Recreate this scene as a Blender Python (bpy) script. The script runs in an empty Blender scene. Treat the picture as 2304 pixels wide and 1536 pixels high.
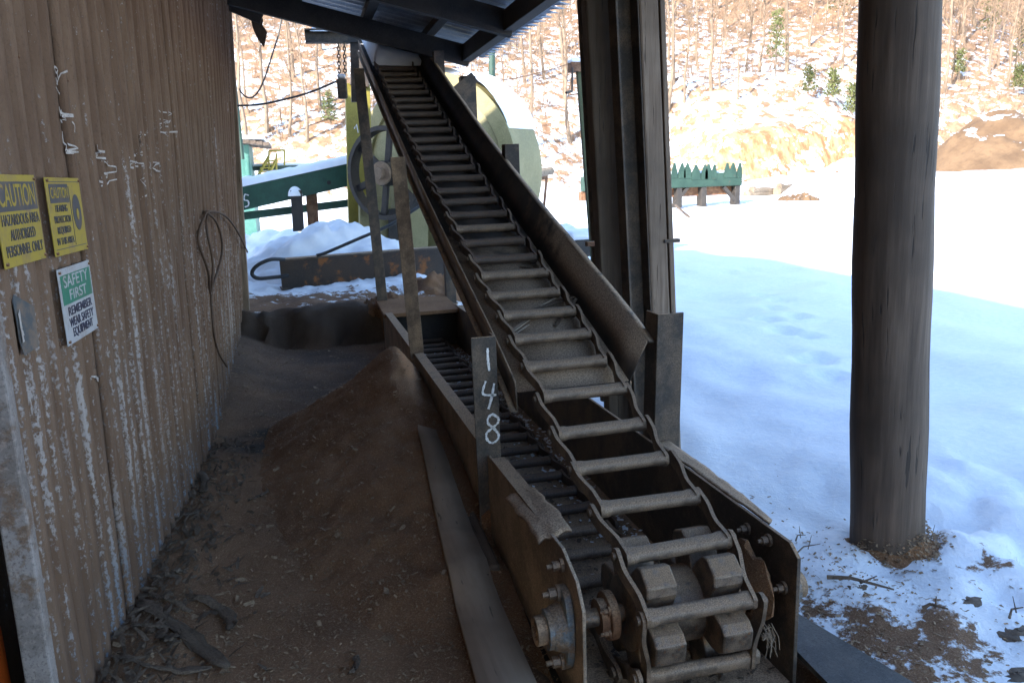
import bpy, math, random
import numpy as np
from mathutils import Vector, Matrix, noise as mnoise
random.seed(7); rng = np.random.default_rng(7)
sc = bpy.context.scene
col = sc.collection

# ------------------------------------------------------------------ camera
CAM_H, FPX = 1.75, 1800.0
YAW, PITCH, ROLL = math.radians(14.27), math.radians(11.8), math.radians(2.1)
F = Vector((math.sin(YAW)*math.cos(PITCH), math.cos(YAW)*math.cos(PITCH), -math.sin(PITCH)))
R0 = Vector((math.cos(YAW), -math.sin(YAW), 0)); U0 = R0.cross(F)
RR = R0*math.cos(ROLL) - U0*math.sin(ROLL); UU = U0*math.cos(ROLL) + R0*math.sin(ROLL)
cam = bpy.data.cameras.new('camera'); cam.sensor_width = 36; cam.lens = FPX/2304*36
cam.clip_start = .05; cam.clip_end = 1500
co = bpy.data.objects.new('camera', cam); col.objects.link(co)
m = Matrix((RR, UU, -F)).transposed().to_4x4(); m.translation = (0, 0, CAM_H); co.matrix_world = m
sc.camera = co
cam.dof.use_dof = True; cam.dof.focus_distance = 3.6; cam.dof.aperture_fstop = 9.0

# ------------------------------------------------------------------ light
SUN_TRAVEL = Vector((.74, .52, -.45)).normalized()
w = bpy.data.worlds.new('World'); sc.world = w; w.use_nodes = True
wn = w.node_tree; bg = wn.nodes['Background']
sky = wn.nodes.new('ShaderNodeTexSky'); sky.sky_type = 'NISHITA'; sky.sun_disc = False
sky.sun_elevation = math.asin(-SUN_TRAVEL.z); sky.sun_rotation = math.atan2(-SUN_TRAVEL.x, -SUN_TRAVEL.y)
sky.altitude = 300; sky.air_density = 1.0; sky.dust_density = .4; sky.ozone_density = 1.6
wn.links.new(sky.outputs[0], bg.inputs[0]); bg.inputs[1].default_value = .15
sl = bpy.data.lights.new('sun', 'SUN'); sl.energy = 3.2; sl.angle = math.radians(.9); sl.color = (1, .93, .83)
so = bpy.data.objects.new('sun', sl); col.objects.link(so)
so.rotation_euler = SUN_TRAVEL.to_track_quat('-Z', 'Y').to_euler()
sc.view_settings.view_transform = 'Standard'; sc.view_settings.look = 'None'
sc.view_settings.gamma = 1; sc.view_settings.use_curve_mapping = False
sc.view_settings.exposure = 2.25

sc.cycles.adaptive_threshold = .015; sc.cycles.max_bounces = 6; sc.cycles.diffuse_bounces = 4; sc.cycles.glossy_bounces = 2; sc.cycles.transmission_bounces = 1
sc.cycles.caustics_reflective = False; sc.cycles.caustics_refractive = False
# ------------------------------------------------------------------ helpers
def at(px, py, Y=None, X=None, Z=None):
    """a point of the place seen at a photo pixel, at a chosen distance / side / height"""
    d = F + RR*((px-1152)/FPX) + UU*((768-py)/FPX)
    t = Y/d.y if Y is not None else X/d.x if X is not None else (Z-CAM_H)/d.z
    return Vector((0, 0, CAM_H)) + d*t
def tag(o, label=None, cat=None, group=None, kind=None):
    if label: o['label'] = label
    if cat: o['category'] = cat
    if group: o['group'] = group
    if kind: o['kind'] = kind
    return o
def empty(name, loc=(0, 0, 0), parent=None, rot=None):
    o = bpy.data.objects.new(name, None); col.objects.link(o); o.location = loc; o.empty_display_size = .1
    if rot is not None: o.rotation_euler = rot
    if parent: o.parent = parent
    return o
def ob(name, me, parent=None, loc=None, mat=None):
    o = bpy.data.objects.new(name, me); col.objects.link(o)
    if loc is not None: o.location = loc
    if parent: o.parent = parent
    if mat: me.materials.clear(); me.materials.append(mat)
    return o
class MB:
    def __init__(s): s.v = []; s.f = []
    def add(s, vs, fs):
        n = len(s.v); s.v += [tuple(p) for p in vs]; s.f += [tuple(i+n for i in f) for f in fs]; return s
    def box(s, c, d, M=None):
        c = Vector(c); h = Vector(d)/2
        vs = [Vector((x*h.x, y*h.y, z*h.z)) for x in (-1, 1) for y in (-1, 1) for z in (-1, 1)]
        if M is not None: vs = [M @ p for p in vs]
        return s.add([p+c for p in vs], [(0,1,3,2),(4,6,7,5),(0,4,5,1),(2,3,7,6),(0,2,6,4),(1,5,7,3)])
    def beam(s, a, b, wd, ht, up=(0, 0, 1)):
        a = Vector(a); b = Vector(b); d = b-a; L = d.length; d.normalize()
        sd = d.cross(Vector(up)).normalized(); u = sd.cross(d)
        return s.box((a+b)/2, (wd, L, ht), Matrix((sd, d, u)).transposed())
    def prism(s, poly, axis, a, b):
        """polygon (2D) extruded along axis 0/1/2 from a to b; the 2D coordinates are the other two axes in order"""
        def mk(p, t):
            q = list(p); q.insert(axis, t); return q
        n = len(poly); vs = [mk(p, a) for p in poly]+[mk(p, b) for p in poly]
        fs = [tuple(range(n))[::-1], tuple(range(n, 2*n))]+[(i, (i+1) % n, n+(i+1) % n, n+i) for i in range(n)]
        return s.add(vs, fs)
    def tube(s, pts, r, n=8, cap=True):
        pts = [Vector(p) for p in pts]; k = len(pts)
        rs = r if hasattr(r, '__len__') else [r]*k
        prev = None; vs = []
        for i, p in enumerate(pts):
            d = (pts[min(i+1, k-1)]-pts[max(i-1, 0)]).normalized()
            if prev is None:
                a = d.cross(Vector((0, 0, 1)) if abs(d.z) < .9 else Vector((1, 0, 0))).normalized()
            else:
                a = (prev-d*prev.dot(d)).normalized()
            prev = a; b = d.cross(a)
            for j in range(n):
                t = 2*math.pi*j/n; vs.append(p+(a*math.cos(t)+b*math.sin(t))*rs[i])
        fs = [(i*n+j, i*n+(j+1) % n, (i+1)*n+(j+1) % n, (i+1)*n+j) for i in range(k-1) for j in range(n)]
        if cap: fs += [tuple(range(n))[::-1], tuple(range((k-1)*n, k*n))]
        return s.add(vs, fs)
    def ring(s, c, axis, r0, r1, h, n=32):
        """flat ring/disc (r0 inner radius) of thickness h along axis"""
        ax = Vector(axis).normalized(); a = ax.orthogonal().normalized(); b = ax.cross(a); c = Vector(c); vs = []
        for k in (-h/2, h/2):
            for r in (r0, r1):
                vs += [c+ax*k+(a*math.cos(2*math.pi*j/n)+b*math.sin(2*math.pi*j/n))*r for j in range(n)]
        fs = []
        for j in range(n):
            q = (j+1) % n
            fs += [(n+j, n+q, 3*n+q, 3*n+j), (j, 2*n+j, 2*n+q, q), (j, q, n+q, n+j), (2*n+j, 3*n+j, 3*n+q, 2*n+q)]
        return s.add(vs, fs)
    def hexbolt(s, c, axis, r, h):
        ax = Vector(axis).normalized(); c = Vector(c)
        s.tube([c, c+ax*h*.25], r*1.5, 12); s.tube([c+ax*h*.25, c+ax*h*.75], r, 6); s.tube([c+ax*h*.75, c+ax*h*1.15], r*.5, 8); return s
    def mesh(s, name, mat, smooth=False):
        me = bpy.data.meshes.new(name); me.from_pydata(s.v, [], s.f); me.validate()
        if mat: me.materials.append(mat)
        if smooth:
            me.polygons.foreach_set('use_smooth', [True]*len(me.polygons)); me.set_sharp_from_angle(angle=math.radians(38))
        return me
    def build(s, name, mat, parent=None, smooth=False, bev=0, loc=None):
        o = ob(name, s.mesh(name, mat, smooth), parent, loc)
        if bev:
            b = o.modifiers.new('bevel', 'BEVEL'); b.width = bev; b.segments = 2; b.limit_method = 'ANGLE'; b.angle_limit = math.radians(50)
        return o
def grid_mesh(name, P, mat, smooth=True, close_u=False):
    """P: array (nu, nv, 3)"""
    nu, nv = P.shape[:2]; me = bpy.data.meshes.new(name)
    idx = np.arange(nu*nv).reshape(nu, nv)
    a = idx[:-1, :-1]; b = idx[1:, :-1]; c = idx[1:, 1:]; d = idx[:-1, 1:]
    fs = np.stack([a, b, c, d], -1).reshape(-1, 4)
    me.from_pydata(P.reshape(-1, 3).tolist(), [], fs.tolist())
    if mat: me.materials.append(mat)
    if smooth: me.polygons.foreach_set('use_smooth', [True]*len(me.polygons))
    return me
def fbm(x, y, z=0., o=4):
    return mnoise.fractal(Vector((x, y, z)), 1.0, 2.0, o)
def sstep(a, b, x):
    t = np.clip((x-a)/(b-a), 0, 1); return t*t*(3-2*t)

# ------------------------------------------------------------------ materials
class NT:
    def __init__(s, name):
        s.m = bpy.data.materials.new(name); s.m.use_nodes = True; s.t = s.m.node_tree
        s.b = s.t.nodes['Principled BSDF']; s.tc = s.t.nodes.new('ShaderNodeTexCoord')
    def n(s, kind, **kw):
        x = s.t.nodes.new('ShaderNode'+kind)
        for k, v in kw.items(): setattr(x, k, v)
        return x
    def l(s, a, b): s.t.links.new(a, b)
    def noise(s, scale, detail=5, rough=.6, stretch=None, src='Object', off=0):
        mp = s.n('Mapping'); s.l(s.tc.outputs[src], mp.inputs[0])
        if stretch: mp.inputs[3].default_value = stretch
        mp.inputs[1].default_value = (off, off*.7, off*.3)
        x = s.n('TexNoise'); s.l(mp.outputs[0], x.inputs['Vector'])
        x.inputs['Scale'].default_value = scale; x.inputs['Detail'].default_value = detail; x.inputs['Roughness'].default_value = rough
        return x.outputs[0]
    def ramp(s, fac, stops):
        r = s.n('ValToRGB'); s.l(fac, r.inputs[0]); e = r.color_ramp.elements
        while len(e) < len(stops): e.new(.5)
        for k, (p, c) in enumerate(stops):
            e[k].position = p; e[k].color = c if len(c) == 4 else (*c, 1)
        return r.outputs[0]
    def mask(s, fac, a, b):
        mr = s.n('MapRange'); mr.interpolation_type = 'SMOOTHSTEP'; s.l(fac, mr.inputs[0])
        mr.inputs[1].default_value = a; mr.inputs[2].default_value = b
        return mr.outputs[0]
    def mix(s, fac, a, b):
        x = s.n('Mix', data_type='RGBA')
        for v, k in ((fac, 0), (a, 6), (b, 7)):
            if isinstance(v, (int, float)): x.inputs[k].default_value = v
            elif isinstance(v, tuple): x.inputs[k].default_value = (*v, 1)
            else: s.l(v, x.inputs[k])
        return x.outputs[2]
    def math(s, op, a, b=0.):
        x = s.n('Math', operation=op)
        for v, k in ((a, 0), (b, 1)):
            if isinstance(v, (int, float)): x.inputs[k].default_value = v
            else: s.l(v, x.inputs[k])
        return x.outputs[0]
    def upness(s):
        g = s.n('NewGeometry'); sp = s.n('SeparateXYZ'); s.l(g.outputs['Normal'], sp.inputs[0]); return sp.outputs[2]
    def attr(s, name):
        a = s.n('Attribute'); a.attribute_name = name; return a
    def bump(s, h, strength=.4, dist=.01):
        b = s.n('Bump'); b.inputs['Strength'].default_value = strength; b.inputs['Distance'].default_value = dist
        s.l(h, b.inputs['Height']); s.l(b.outputs[0], s.b.inputs['Normal'])
    def out(s, colour, rough=.7, metal=0.):
        for v, k in ((colour, 'Base Color'), (rough, 'Roughness'), (metal, 'Metallic')):
            if isinstance(v, (int, float)): s.b.inputs[k].default_value = v
            elif isinstance(v, tuple): s.b.inputs[k].default_value = (*v, 1)
            else: s.l(v, s.b.inputs[k])
        return s.m
def weathered(name, base, second, dust=None, dust_amt=.0, rust=None, rust_lo=.62, scale=6, rough=.65, metal=0., bump=.35, bdist=.004, stretch=None, fine=60, src='Object'):
    t = NT(name)
    big = t.noise(scale, 6, .65, stretch, src); fn = t.noise(fine, 4, .7, stretch, src, 3)
    c = t.mix(t.mask(big, .38, .62), base, second)
    if rust:
        c = t.mix(t.mask(t.noise(scale*1.7, 6, .7, stretch, src, 9), rust_lo, rust_lo+.1), c, rust)
    grit = t.noise(fine*2.6, 3, .75, None, src, 13)
    c = t.mix(t.math('MULTIPLY', t.mask(fn, .5, .68), .5), c, tuple(min(1, x*2.1+.012) for x in base))
    c = t.mix(t.math('MULTIPLY', t.mask(grit, .5, .34), .6), c, tuple(x*.35 for x in base))
    rg = t.math('ADD', t.math('MULTIPLY', big, .25), rough-.12)
    if dust:
        up = t.mask(t.upness(), .15, .8)
        d = t.math('MAXIMUM', t.math('MULTIPLY', up, t.mask(t.noise(scale*2.2, 5, .7, None, src, 5), .28, .5)), t.math('MULTIPLY', t.mask(big, .42, .62), dust_amt))
        c = t.mix(d, c, t.mix(t.mask(grit, .36, .64), tuple(x*.55 for x in dust), tuple(x*1.45 for x in dust)))
        mt = t.math('MULTIPLY', t.math('SUBTRACT', 1., d), metal) if metal else 0.
        rg = t.math('MAXIMUM', rg, t.math('MULTIPLY', d, .92))
    else: mt = metal
    t.bump(t.math('ADD', t.math('ADD', t.math('MULTIPLY', big, .6), t.math('MULTIPLY', fn, .5)), t.math('MULTIPLY', grit, .35)), bump, bdist)
    return t.out(c, rg, mt)
DUST = (.32, .215, .135)
M = {}
M['trough'] = weathered('dusty_trough_steel', (.12, .078, .05), (.20, .135, .088), DUST, .6, (.16, .07, .03), .66, 5, .75)
M['dark_steel'] = weathered('dark_frame_steel', (.045, .036, .03), (.075, .056, .042), DUST, .2, (.12, .05, .025), .66, 5, .7)
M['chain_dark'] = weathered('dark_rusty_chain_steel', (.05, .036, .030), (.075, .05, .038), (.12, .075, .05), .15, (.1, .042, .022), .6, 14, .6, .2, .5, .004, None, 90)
M['plate_tan'] = weathered('tan_dusted_plate', (.17, .125, .088), (.25, .19, .138), (.3, .22, .155), .6, (.14, .075, .04), .68, 5, .85)
M['chain'] = weathered('worn_chain_steel', (.105, .076, .056), (.17, .125, .092), (.235, .16, .105), .45, (.16, .075, .035), .64, 14, .55, .35, .5, .004, None, 90)
M['lug'] = weathered('polished_lug_steel', (.10, .076, .06), (.17, .135, .11), (.22, .145, .09), .5, (.2, .08, .03), .55, 16, .42, .55, .5, .004, None, 110)
M['rusty'] = weathered('orange_rust_steel', (.12, .055, .03), (.2, .09, .04), DUST, .3, (.3, .12, .04), .55, 10, .8)
M['bluebearing'] = weathered('blue_bearing_paint', (.10, .13, .155), (.13, .15, .165), (.2, .145, .1), .9, (.15, .1, .065), .5, 12, .55)
M['black_steel'] = weathered('black_roof_timber', (.028, .024, .022), (.05, .042, .036), None, 0, None, .6, 4, .8)
M['galv'] = weathered('galvanised_roof_sheet', (.2, .21, .235), (.3, .315, .345), None, 0, (.2, .14, .1), .68, 3, .42, .5, .15, .002, (1, .2, 1))
M['trim'] = weathered('pale_dusty_trim', (.17, .14, .125), (.27, .235, .22), None, 0, (.16, .1, .065), .52, 5, .7)
M['plain_steel'] = weathered('bare_dark_plate', (.05, .05, .052), (.09, .085, .08), None, 0, (.12, .08, .05), .6, 4, .55, .3)
M['rope'] = weathered('brown_cable', (.06, .035, .022), (.1, .055, .03), None, 0, None, .6, 12, .7)
M['moss'] = weathered('mossy_green_post', (.05, .06, .025), (.08, .085, .04), None, 0, None, .6, 4, .8)
M['rubber'] = weathered('black_hose', (.012, .012, .013), (.025, .025, .026), None, 0, None, .6, 12, .5)
M['green'] = weathered('dark_green_paint', (.012, .06, .04), (.02, .085, .055), None, 0, (.06, .035, .02), .66, 4, .5)
M['teal'] = weathered('teal_paint', (.05, .16, .13), (.08, .21, .17), None, 0, (.2, .12, .07), .68, 3, .6)
M['lgreen'] = weathered('faded_green_paint', (.011, .038, .026), (.022, .058, .04), None, 0, (.1, .06, .04), .62, 2, .6)
M['yellow'] = weathered('yellow_machine_paint', (.2, .16, .02), (.26, .21, .03), None, 0, (.15, .1, .05), .63, 3, .55)
M['cream'] = weathered('pale_yellow_housing', (.2, .175, .075), (.27, .235, .115), None, 0, (.3, .2, .1), .66, 2, .6)
M['cast'] = weathered('cast_iron_wheel', (.03, .026, .026), (.05, .042, .037), None, 0, (.12, .13, .07), .6, 5, .6, .3)
M['tan_cast'] = weathered('tan_hub_paint', (.2, .13, .08), (.26, .175, .11), None, 0, (.2, .1, .05), .62, 8, .6)
M['chalk'] = weathered('white_paint_mark', (.72, .7, .68), (.8, .78, .76), None, 0, None, .6, 30, .8)
M['scratch'] = weathered('scratched_bare_metal', (.36, .31, .28), (.48, .43, .40), None, 0, None, .6, 30, .7)
M['rustdark'] = weathered('dark_rusted_channel', (.03, .022, .018), (.055, .035, .024), None, 0, (.24, .085, .02), .53, 2.2, .8)
def wood(name, a, b, c, scale=5, axis=2, rough=.8, bump=.6):
    t = NT(name); st = [9, 9, 9]; st[axis] = .5
    g = t.noise(scale, 7, .65, tuple(st)); big = t.noise(1.3, 4, .6)
    cc = t.ramp(g, [(.3, a), (.5, b), (.72, c)])
    cc = t.mix(t.mask(big, .4, .65), cc, tuple(x*.62 for x in b))
    crack = t.mask(t.noise(scale*2.2, 3, .5, tuple(st), 'Object', 7), .64, .7)
    cc = t.mix(t.math('MULTIPLY', crack, .75), cc, tuple(x*.25 for x in a))
    t.bump(t.math('SUBTRACT', g, crack), bump, .006)
    return t.out(cc, rough)
M['pole'] = wood('dark_creosote_pole', (.055, .035, .023), (.1, .067, .046), (.155, .108, .076), 3)
M['greypost'] = wood('grey_weathered_post', (.16, .11, .077), (.26, .188, .135), (.34, .26, .195), 4)
M['brownpost'] = wood('brown_dark_post', (.07, .05, .036), (.12, .088, .063), (.17, .13, .095), 4)
M['plank'] = wood('old_brown_plank', (.06, .04, .028), (.12, .085, .06), (.19, .14, .1), 4, 1)
M['board'] = wood('dusty_grey_board', (.28, .21, .15), (.34, .26, .19), (.4, .31, .23), 2, 1, .9, .25)
M['bark'] = wood('grey_bark', (.11, .085, .065), (.2, .155, .12), (.3, .24, .19), 3)
M['tree_bark'] = weathered('pale_tree_bark', (.15, .108, .075), (.24, .175, .125), None, 0, None, .6, 2, .9)
M['chip'] = weathered('tan_wood_chips', (.2, .125, .07), (.36, .245, .15), None, 0, None, .6, 25, .9)
M['litter'] = wood('dark_bark_litter', (.06, .038, .024), (.13, .088, .058), (.23, .165, .115), 14)
M['twig'] = weathered('winter_twigs', (.2, .135, .088), (.29, .2, .135), None, 0, None, .6, .4, .9)
M['logend'] = wood('cut_logs', (.14, .1, .07), (.25, .19, .13), (.36, .28, .2), 3, 0)
M['needle'] = weathered('pine_needles', (.075, .09, .025), (.125, .135, .045), None, 0, None, .6, .6, .8)
def snow_mat():
    t = NT('snow'); a = t.noise(9, 6, .6); b = t.noise(140, 3, .6)
    t.bump(t.math('ADD', t.math('MULTIPLY', a, .8), t.math('MULTIPLY', b, .25)), .35, .02)
    t.b.inputs['Subsurface Weight'].default_value = .0
    return t.out(t.mix(t.mask(a, .35, .7), (.80, .83, .87), (.87, .88, .9)), .65)
M['snow'] = snow_mat()
def sawdust_mat(name='sawdust', dark=1.):
    t = NT(name); big = t.noise(1.4, 5, .6); mid = t.noise(18, 5, .7); fine = t.noise(150, 3, .75)
    c = t.mix(t.mask(big, .35, .65), (.185*dark, .085*dark, .037*dark), (.265*dark, .132*dark, .062*dark))
    c = t.mix(t.math('MULTIPLY', t.mask(fine, .52, .72), .65), c, (.52*dark, .35*dark, .2*dark))
    c = t.mix(t.math('MULTIPLY', t.mask(fine, .48, .3), .5), c, (.05*dark, .027*dark, .015*dark))
    t.bump(t.math('ADD', t.math('MULTIPLY', mid, .5), fine), .8, .012)
    return t.out(c, .95)
M['sawdust'] = sawdust_mat()
def ground_mat():
    """one sheet: r = sawdust, g = leaf litter share on the hill, b = ochre bank; the rest is snow"""
    t = NT('ground_cover'); at_ = t.attr('cover'); sp = t.n('SeparateColor'); t.l(at_.outputs['Color'], sp.inputs[0])
    P = 'Object'
    fine = t.noise(150, 3, .75); mid = t.noise(18, 5, .7); big = t.noise(1.4, 5, .6)
    sd = t.mix(t.mask(big, .35, .65), (.16, .078, .036), (.235, .122, .06))
    sd = t.mix(t.math('MULTIPLY', t.mask(fine, .52, .72), .65), sd, (.5, .35, .21))
    sd = t.mix(t.math('MULTIPLY', t.mask(fine, .48, .3), .55), sd, (.045, .026, .015))
    wet_dark = t.attr('wet_dark'); sd = t.mix(wet_dark.outputs['Fac'], sd, (.018, .013, .01))
    sn = t.mix(t.mask(mid, .35, .7), (.79, .82, .87), (.87, .88, .9))
    leafn = t.noise(.9, 7, .75); leaf2 = t.noise(1.7, 5, .7, None, P, 4)
    leaf = t.mix(t.mask(leaf2, .35, .65), (.2, .108, .058), (.33, .2, .115))
    ochre = t.mix(t.mask(t.noise(1.1, 7, .75, (1.6, .6, .5), P, 6), .4, .6), (.2, .098, .042), (.42, .25, .125))
    # leaf litter shows between snow patches
    hm = t.math('ADD', sp.outputs[1], t.math('MULTIPLY', t.math('SUBTRACT', leafn, .5), 2.6))
    hm = t.math('MULTIPLY', t.mask(hm, .42, .58), t.mask(sp.outputs[1], .02, .1))
    c = t.mix(hm, sn, leaf)
    om = t.math('ADD', sp.outputs[2], t.math('MULTIPLY', t.math('SUBTRACT', t.noise(.5, 6, .75, None, P, 11), .5), 3.0))
    c = t.mix(t.math('MULTIPLY', t.mask(om, .42, .58), t.mask(sp.outputs[2], .02, .1)), c, ochre)
    sm = t.math('ADD', sp.outputs[0], t.math('MULTIPLY', t.math('SUBTRACT', t.noise(5, 6, .72, None, P, 2), .5), 1.8))
    smk = t.mask(sm, .44, .56)
    c = t.mix(smk, c, sd)
    t.bump(t.math('ADD', t.math('MULTIPLY', mid, .8), t.math('MULTIPLY', t.math('MULTIPLY', fine, .6), smk)), .5, .018)
    return t.out(c, .85)
M['ground'] = ground_mat()
def wall_mat():
    t = NT('dusty_corrugated_metal')
    e = t.attr('rib').outputs['Fac']
    st = (14, 14, .8)
    streak = t.noise(1.0, 6, .7, st); sp_ = t.noise(75, 4, .75, (1, 1, .7)); big = t.noise(.9, 4, .6, (1, 1, .6)); mid = t.noise(5, 5, .65, (1.6, 1.6, .35))
    pos = t.n('SeparateXYZ'); t.l(t.tc.outputs['Object'], pos.inputs[0]); hz = pos.outputs[2]
    low = t.mask(hz, 2.1, .9)      # less dust sticks low on the wall
    dust = t.mix(t.mask(mid, .35, .65), (.13, .074, .045), (.185, .113, .072))
    dust = t.mix(t.math('MULTIPLY', t.mask(sp_, .52, .68), .55), dust, (.085, .048, .029))
    bare = t.mix(t.mask(streak, .3, .7), (.25, .205, .185), (.40, .35, .33))
    bare = t.mix(t.mask(hz, .55, .0), bare, (.2, .245, .30))
    k = t.math('ADD', t.math('MULTIPLY', e, .62), t.math('MULTIPLY', t.math('SUBTRACT', sp_, .5), 2.2))
    k = t.math('ADD', k, t.math('MULTIPLY', t.math('SUBTRACT', mid, .5), 1.3))
    k = t.math('ADD', k, t.math('MULTIPLY', t.math('SUBTRACT', streak, .5), .9))
    k = t.math('ADD', k, t.math('SUBTRACT', t.math('MULTIPLY', low, .24), .42))
    k = t.math('ADD', k, t.math('MULTIPLY', t.math('SUBTRACT', big, .5), .7))
    mk = t.mask(k, .2, .5)
    c = t.mix(mk, dust, bare)
    t.bump(t.math('SUBTRACT', t.math('MULTIPLY', sp_, 1.0), t.math('MULTIPLY', mk, .6)), .7, .006)
    return t.out(c, t.math('SUBTRACT', .95, t.math('MULTIPLY', mk, .4)), t.math('MULTIPLY', mk, .35))
M['wall'] = wall_mat()
def flat(name, c, rough=.55, dusty=.5):
    t = NT(name); n_ = t.noise(9, 6, .7); s_ = t.noise(60, 4, .7)
    cc = t.mix(t.math('MULTIPLY', t.mask(n_, .45, .68), dusty), c, (.22, .14, .09))
    cc = t.mix(t.math('MULTIPLY', t.mask(s_, .56, .7), dusty*.8), cc, (.16, .1, .065))
    return t.out(cc, rough)
M['sign_yellow'] = flat('sign_yellow', (.36, .255, .03), .65, .75); M['sign_black'] = flat('sign_grey_black', (.06, .058, .065), .6, .25)
M['sign_white'] = flat('sign_white', (.4, .39, .4), .6, .55); M['sign_green'] = flat('sign_green', (.02, .17, .1), .5, .2)
M['sign_navy'] = flat('sign_navy_print', (.03, .03, .06), .6, .2); M['sign_grey'] = flat('torn_label_grey', (.065, .07, .075), .8, .75)
M['orange'] = flat('orange_plastic', (.75, .13, .02), .4, .15)

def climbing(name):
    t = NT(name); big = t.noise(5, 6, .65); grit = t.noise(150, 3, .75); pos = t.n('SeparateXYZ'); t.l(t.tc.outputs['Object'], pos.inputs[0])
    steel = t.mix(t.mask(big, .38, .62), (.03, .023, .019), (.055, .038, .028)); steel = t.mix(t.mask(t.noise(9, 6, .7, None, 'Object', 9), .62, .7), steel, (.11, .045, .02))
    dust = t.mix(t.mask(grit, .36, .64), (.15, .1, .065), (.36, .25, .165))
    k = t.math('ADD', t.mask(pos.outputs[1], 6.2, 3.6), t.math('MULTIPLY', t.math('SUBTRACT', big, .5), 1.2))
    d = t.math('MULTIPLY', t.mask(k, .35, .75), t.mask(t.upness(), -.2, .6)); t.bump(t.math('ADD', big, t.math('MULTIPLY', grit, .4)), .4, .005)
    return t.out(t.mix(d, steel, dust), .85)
M['climb'] = climbing('conveyor_pan_steel')
# ------------------------------------------------------------------ ground
def vnoise(x, y, seed=0):
    xi = np.floor(x).astype(np.int64); yi = np.floor(y).astype(np.int64); fx = x-xi; fy = y-yi
    fx = fx*fx*(3-2*fx); fy = fy*fy*(3-2*fy)
    def h(a, b):
        n = (a*374761393 + b*668265263 + seed*974711) & 0x7fffffff
        n = ((n ^ (n >> 13))*1274126177) & 0x7fffffff
        return ((n ^ (n >> 16)) & 0xffff)/65535.-.5
    return (h(xi, yi)*(1-fx)+h(xi+1, yi)*fx)*(1-fy)+(h(xi, yi+1)*(1-fx)+h(xi+1, yi+1)*fx)*fy
def nfbm(x, y, seed=0, o=4):
    s = 0; a = 1.
    for k in range(o): s = s+a*vnoise(x*2**k+17*k, y*2**k-9*k, seed+k); a *= .5
    return s
def in_trough(x, y): return sstep(.66, .74, x)*(1-sstep(1.52, 1.6, x))*(1-sstep(8.3, 8.5, y))
_r = random.Random(5); FOOT = []
for (ax0, ay0, ax1, ay1, nn) in ((3.1, 2.7, 5.9, 4.6, 12), (5.9, 9.4, 3.9, 5.4, 11), (4.3, 3.3, 4.9, 2.6, 4), (7.6, 11.5, 5.2, 12.5, 6)):
    for q_ in range(nn):
        u_ = q_/(nn-1); FOOT.append((ax0+(ax1-ax0)*u_+_r.gauss(0, .1), ay0+(ay1-ay0)*u_+_r.gauss(0, .1)+(.09 if q_ % 2 else -.09), _r.uniform(.10, .15)))
def ground_h(x, y):
    x = np.asarray(x, float); y = np.asarray(y, float)
    inside = (1-sstep(1.5, 1.75, x))*(1-sstep(8.6, 9.1, y))
    z = inside*(.03*nfbm(x*2, y*2, 1)+.02*nfbm(x*9, y*9, 2))
    # low drifts of sawdust against the wall
    z = z+inside*(.16*np.exp(-((x+.8)/.35)**2)*(.35+sstep(5.5, 8, y))+.05*sstep(4.8, 2.2, y)*np.exp(-((x+.75)/.3)**2))
    # bank behind the floor
    edge = 8.85+.25*nfbm(x*1.6, y*0+3, 5)+.16*nfbm(x*7, y*5, 6)
    bank = sstep(edge-.12, edge+.16, y)*(1-sstep(1.45, 2.3, x))*(1-sstep(16, 26, y))
    z = z+bank*(.40+.10*nfbm(x*1.1, y*1.1, 7)+.06*nfbm(x*6, y*6, 8)+.03*nfbm(x*15, y*15, 9))
    # snow on the open side
    out = sstep(1.6, 2.1, x)
    z = z+out*(.05+.14*nfbm(x*.55, y*.4, 11)+.05*nfbm(x*1.7, y*1.5, 12)+.10*np.exp(-((x-3.6-.05*(y-3))/.9)**2)*sstep(2., 4., y))
    # trodden snow by the pole and the lower right corner
    tr = np.exp(-(((x-3.0)/1.3)**2+((y-2.6)/.9)**2))
    z = z+out*tr*(.09*nfbm(x*4.5, y*4.5, 14)+.05*nfbm(x*11, y*11, 15))
    z = z+sstep(12, 25, y)*.25*nfbm(x*.12, y*.12, 21)
    z = z-in_trough(x, y)*.06
    for (fx, fy, fr) in FOOT:
        dd = ((x-fx)**2+((y-fy)/1.5)**2)/fr**2
        z = z-.055*np.exp(-dd**2)+.018*np.exp(-(dd-1.6)**2)
    # right hand bank where the soil heaps stand
    z = z+.9*sstep(24, 38, y)*sstep(26, 40, x)
    # hillside
    yf = 54+4*nfbm(x*.03, x*0+2, 31)-.05*np.clip(x, 0, 200)*0
    hl = np.clip(y-yf, 0, None)
    hill = .50*hl*sstep(0, 14, hl)+hl*.04*nfbm(x*.05, y*.05, 33)+sstep(0, 12, hl)*(.9*nfbm(x*.16, y*.16, 34)+.25*nfbm(x*.7, y*.7, 35))
    cx = sstep(29, 34, x)*(1-sstep(45, 52, x)); wob = 1.6*nfbm(x*.25, x*0+1, 36)
    hill = hill+cx*(3.4+.9*nfbm(x*.6, y*.6, 38))*sstep(56.0+wob, 58.2+wob, y)*(1-sstep(62, 80, y))+cx*.5*nfbm(x*1.1, y*.5, 39)*sstep(55, 57, y)*(1-sstep(59, 62, y))
    return z+hill
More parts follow.
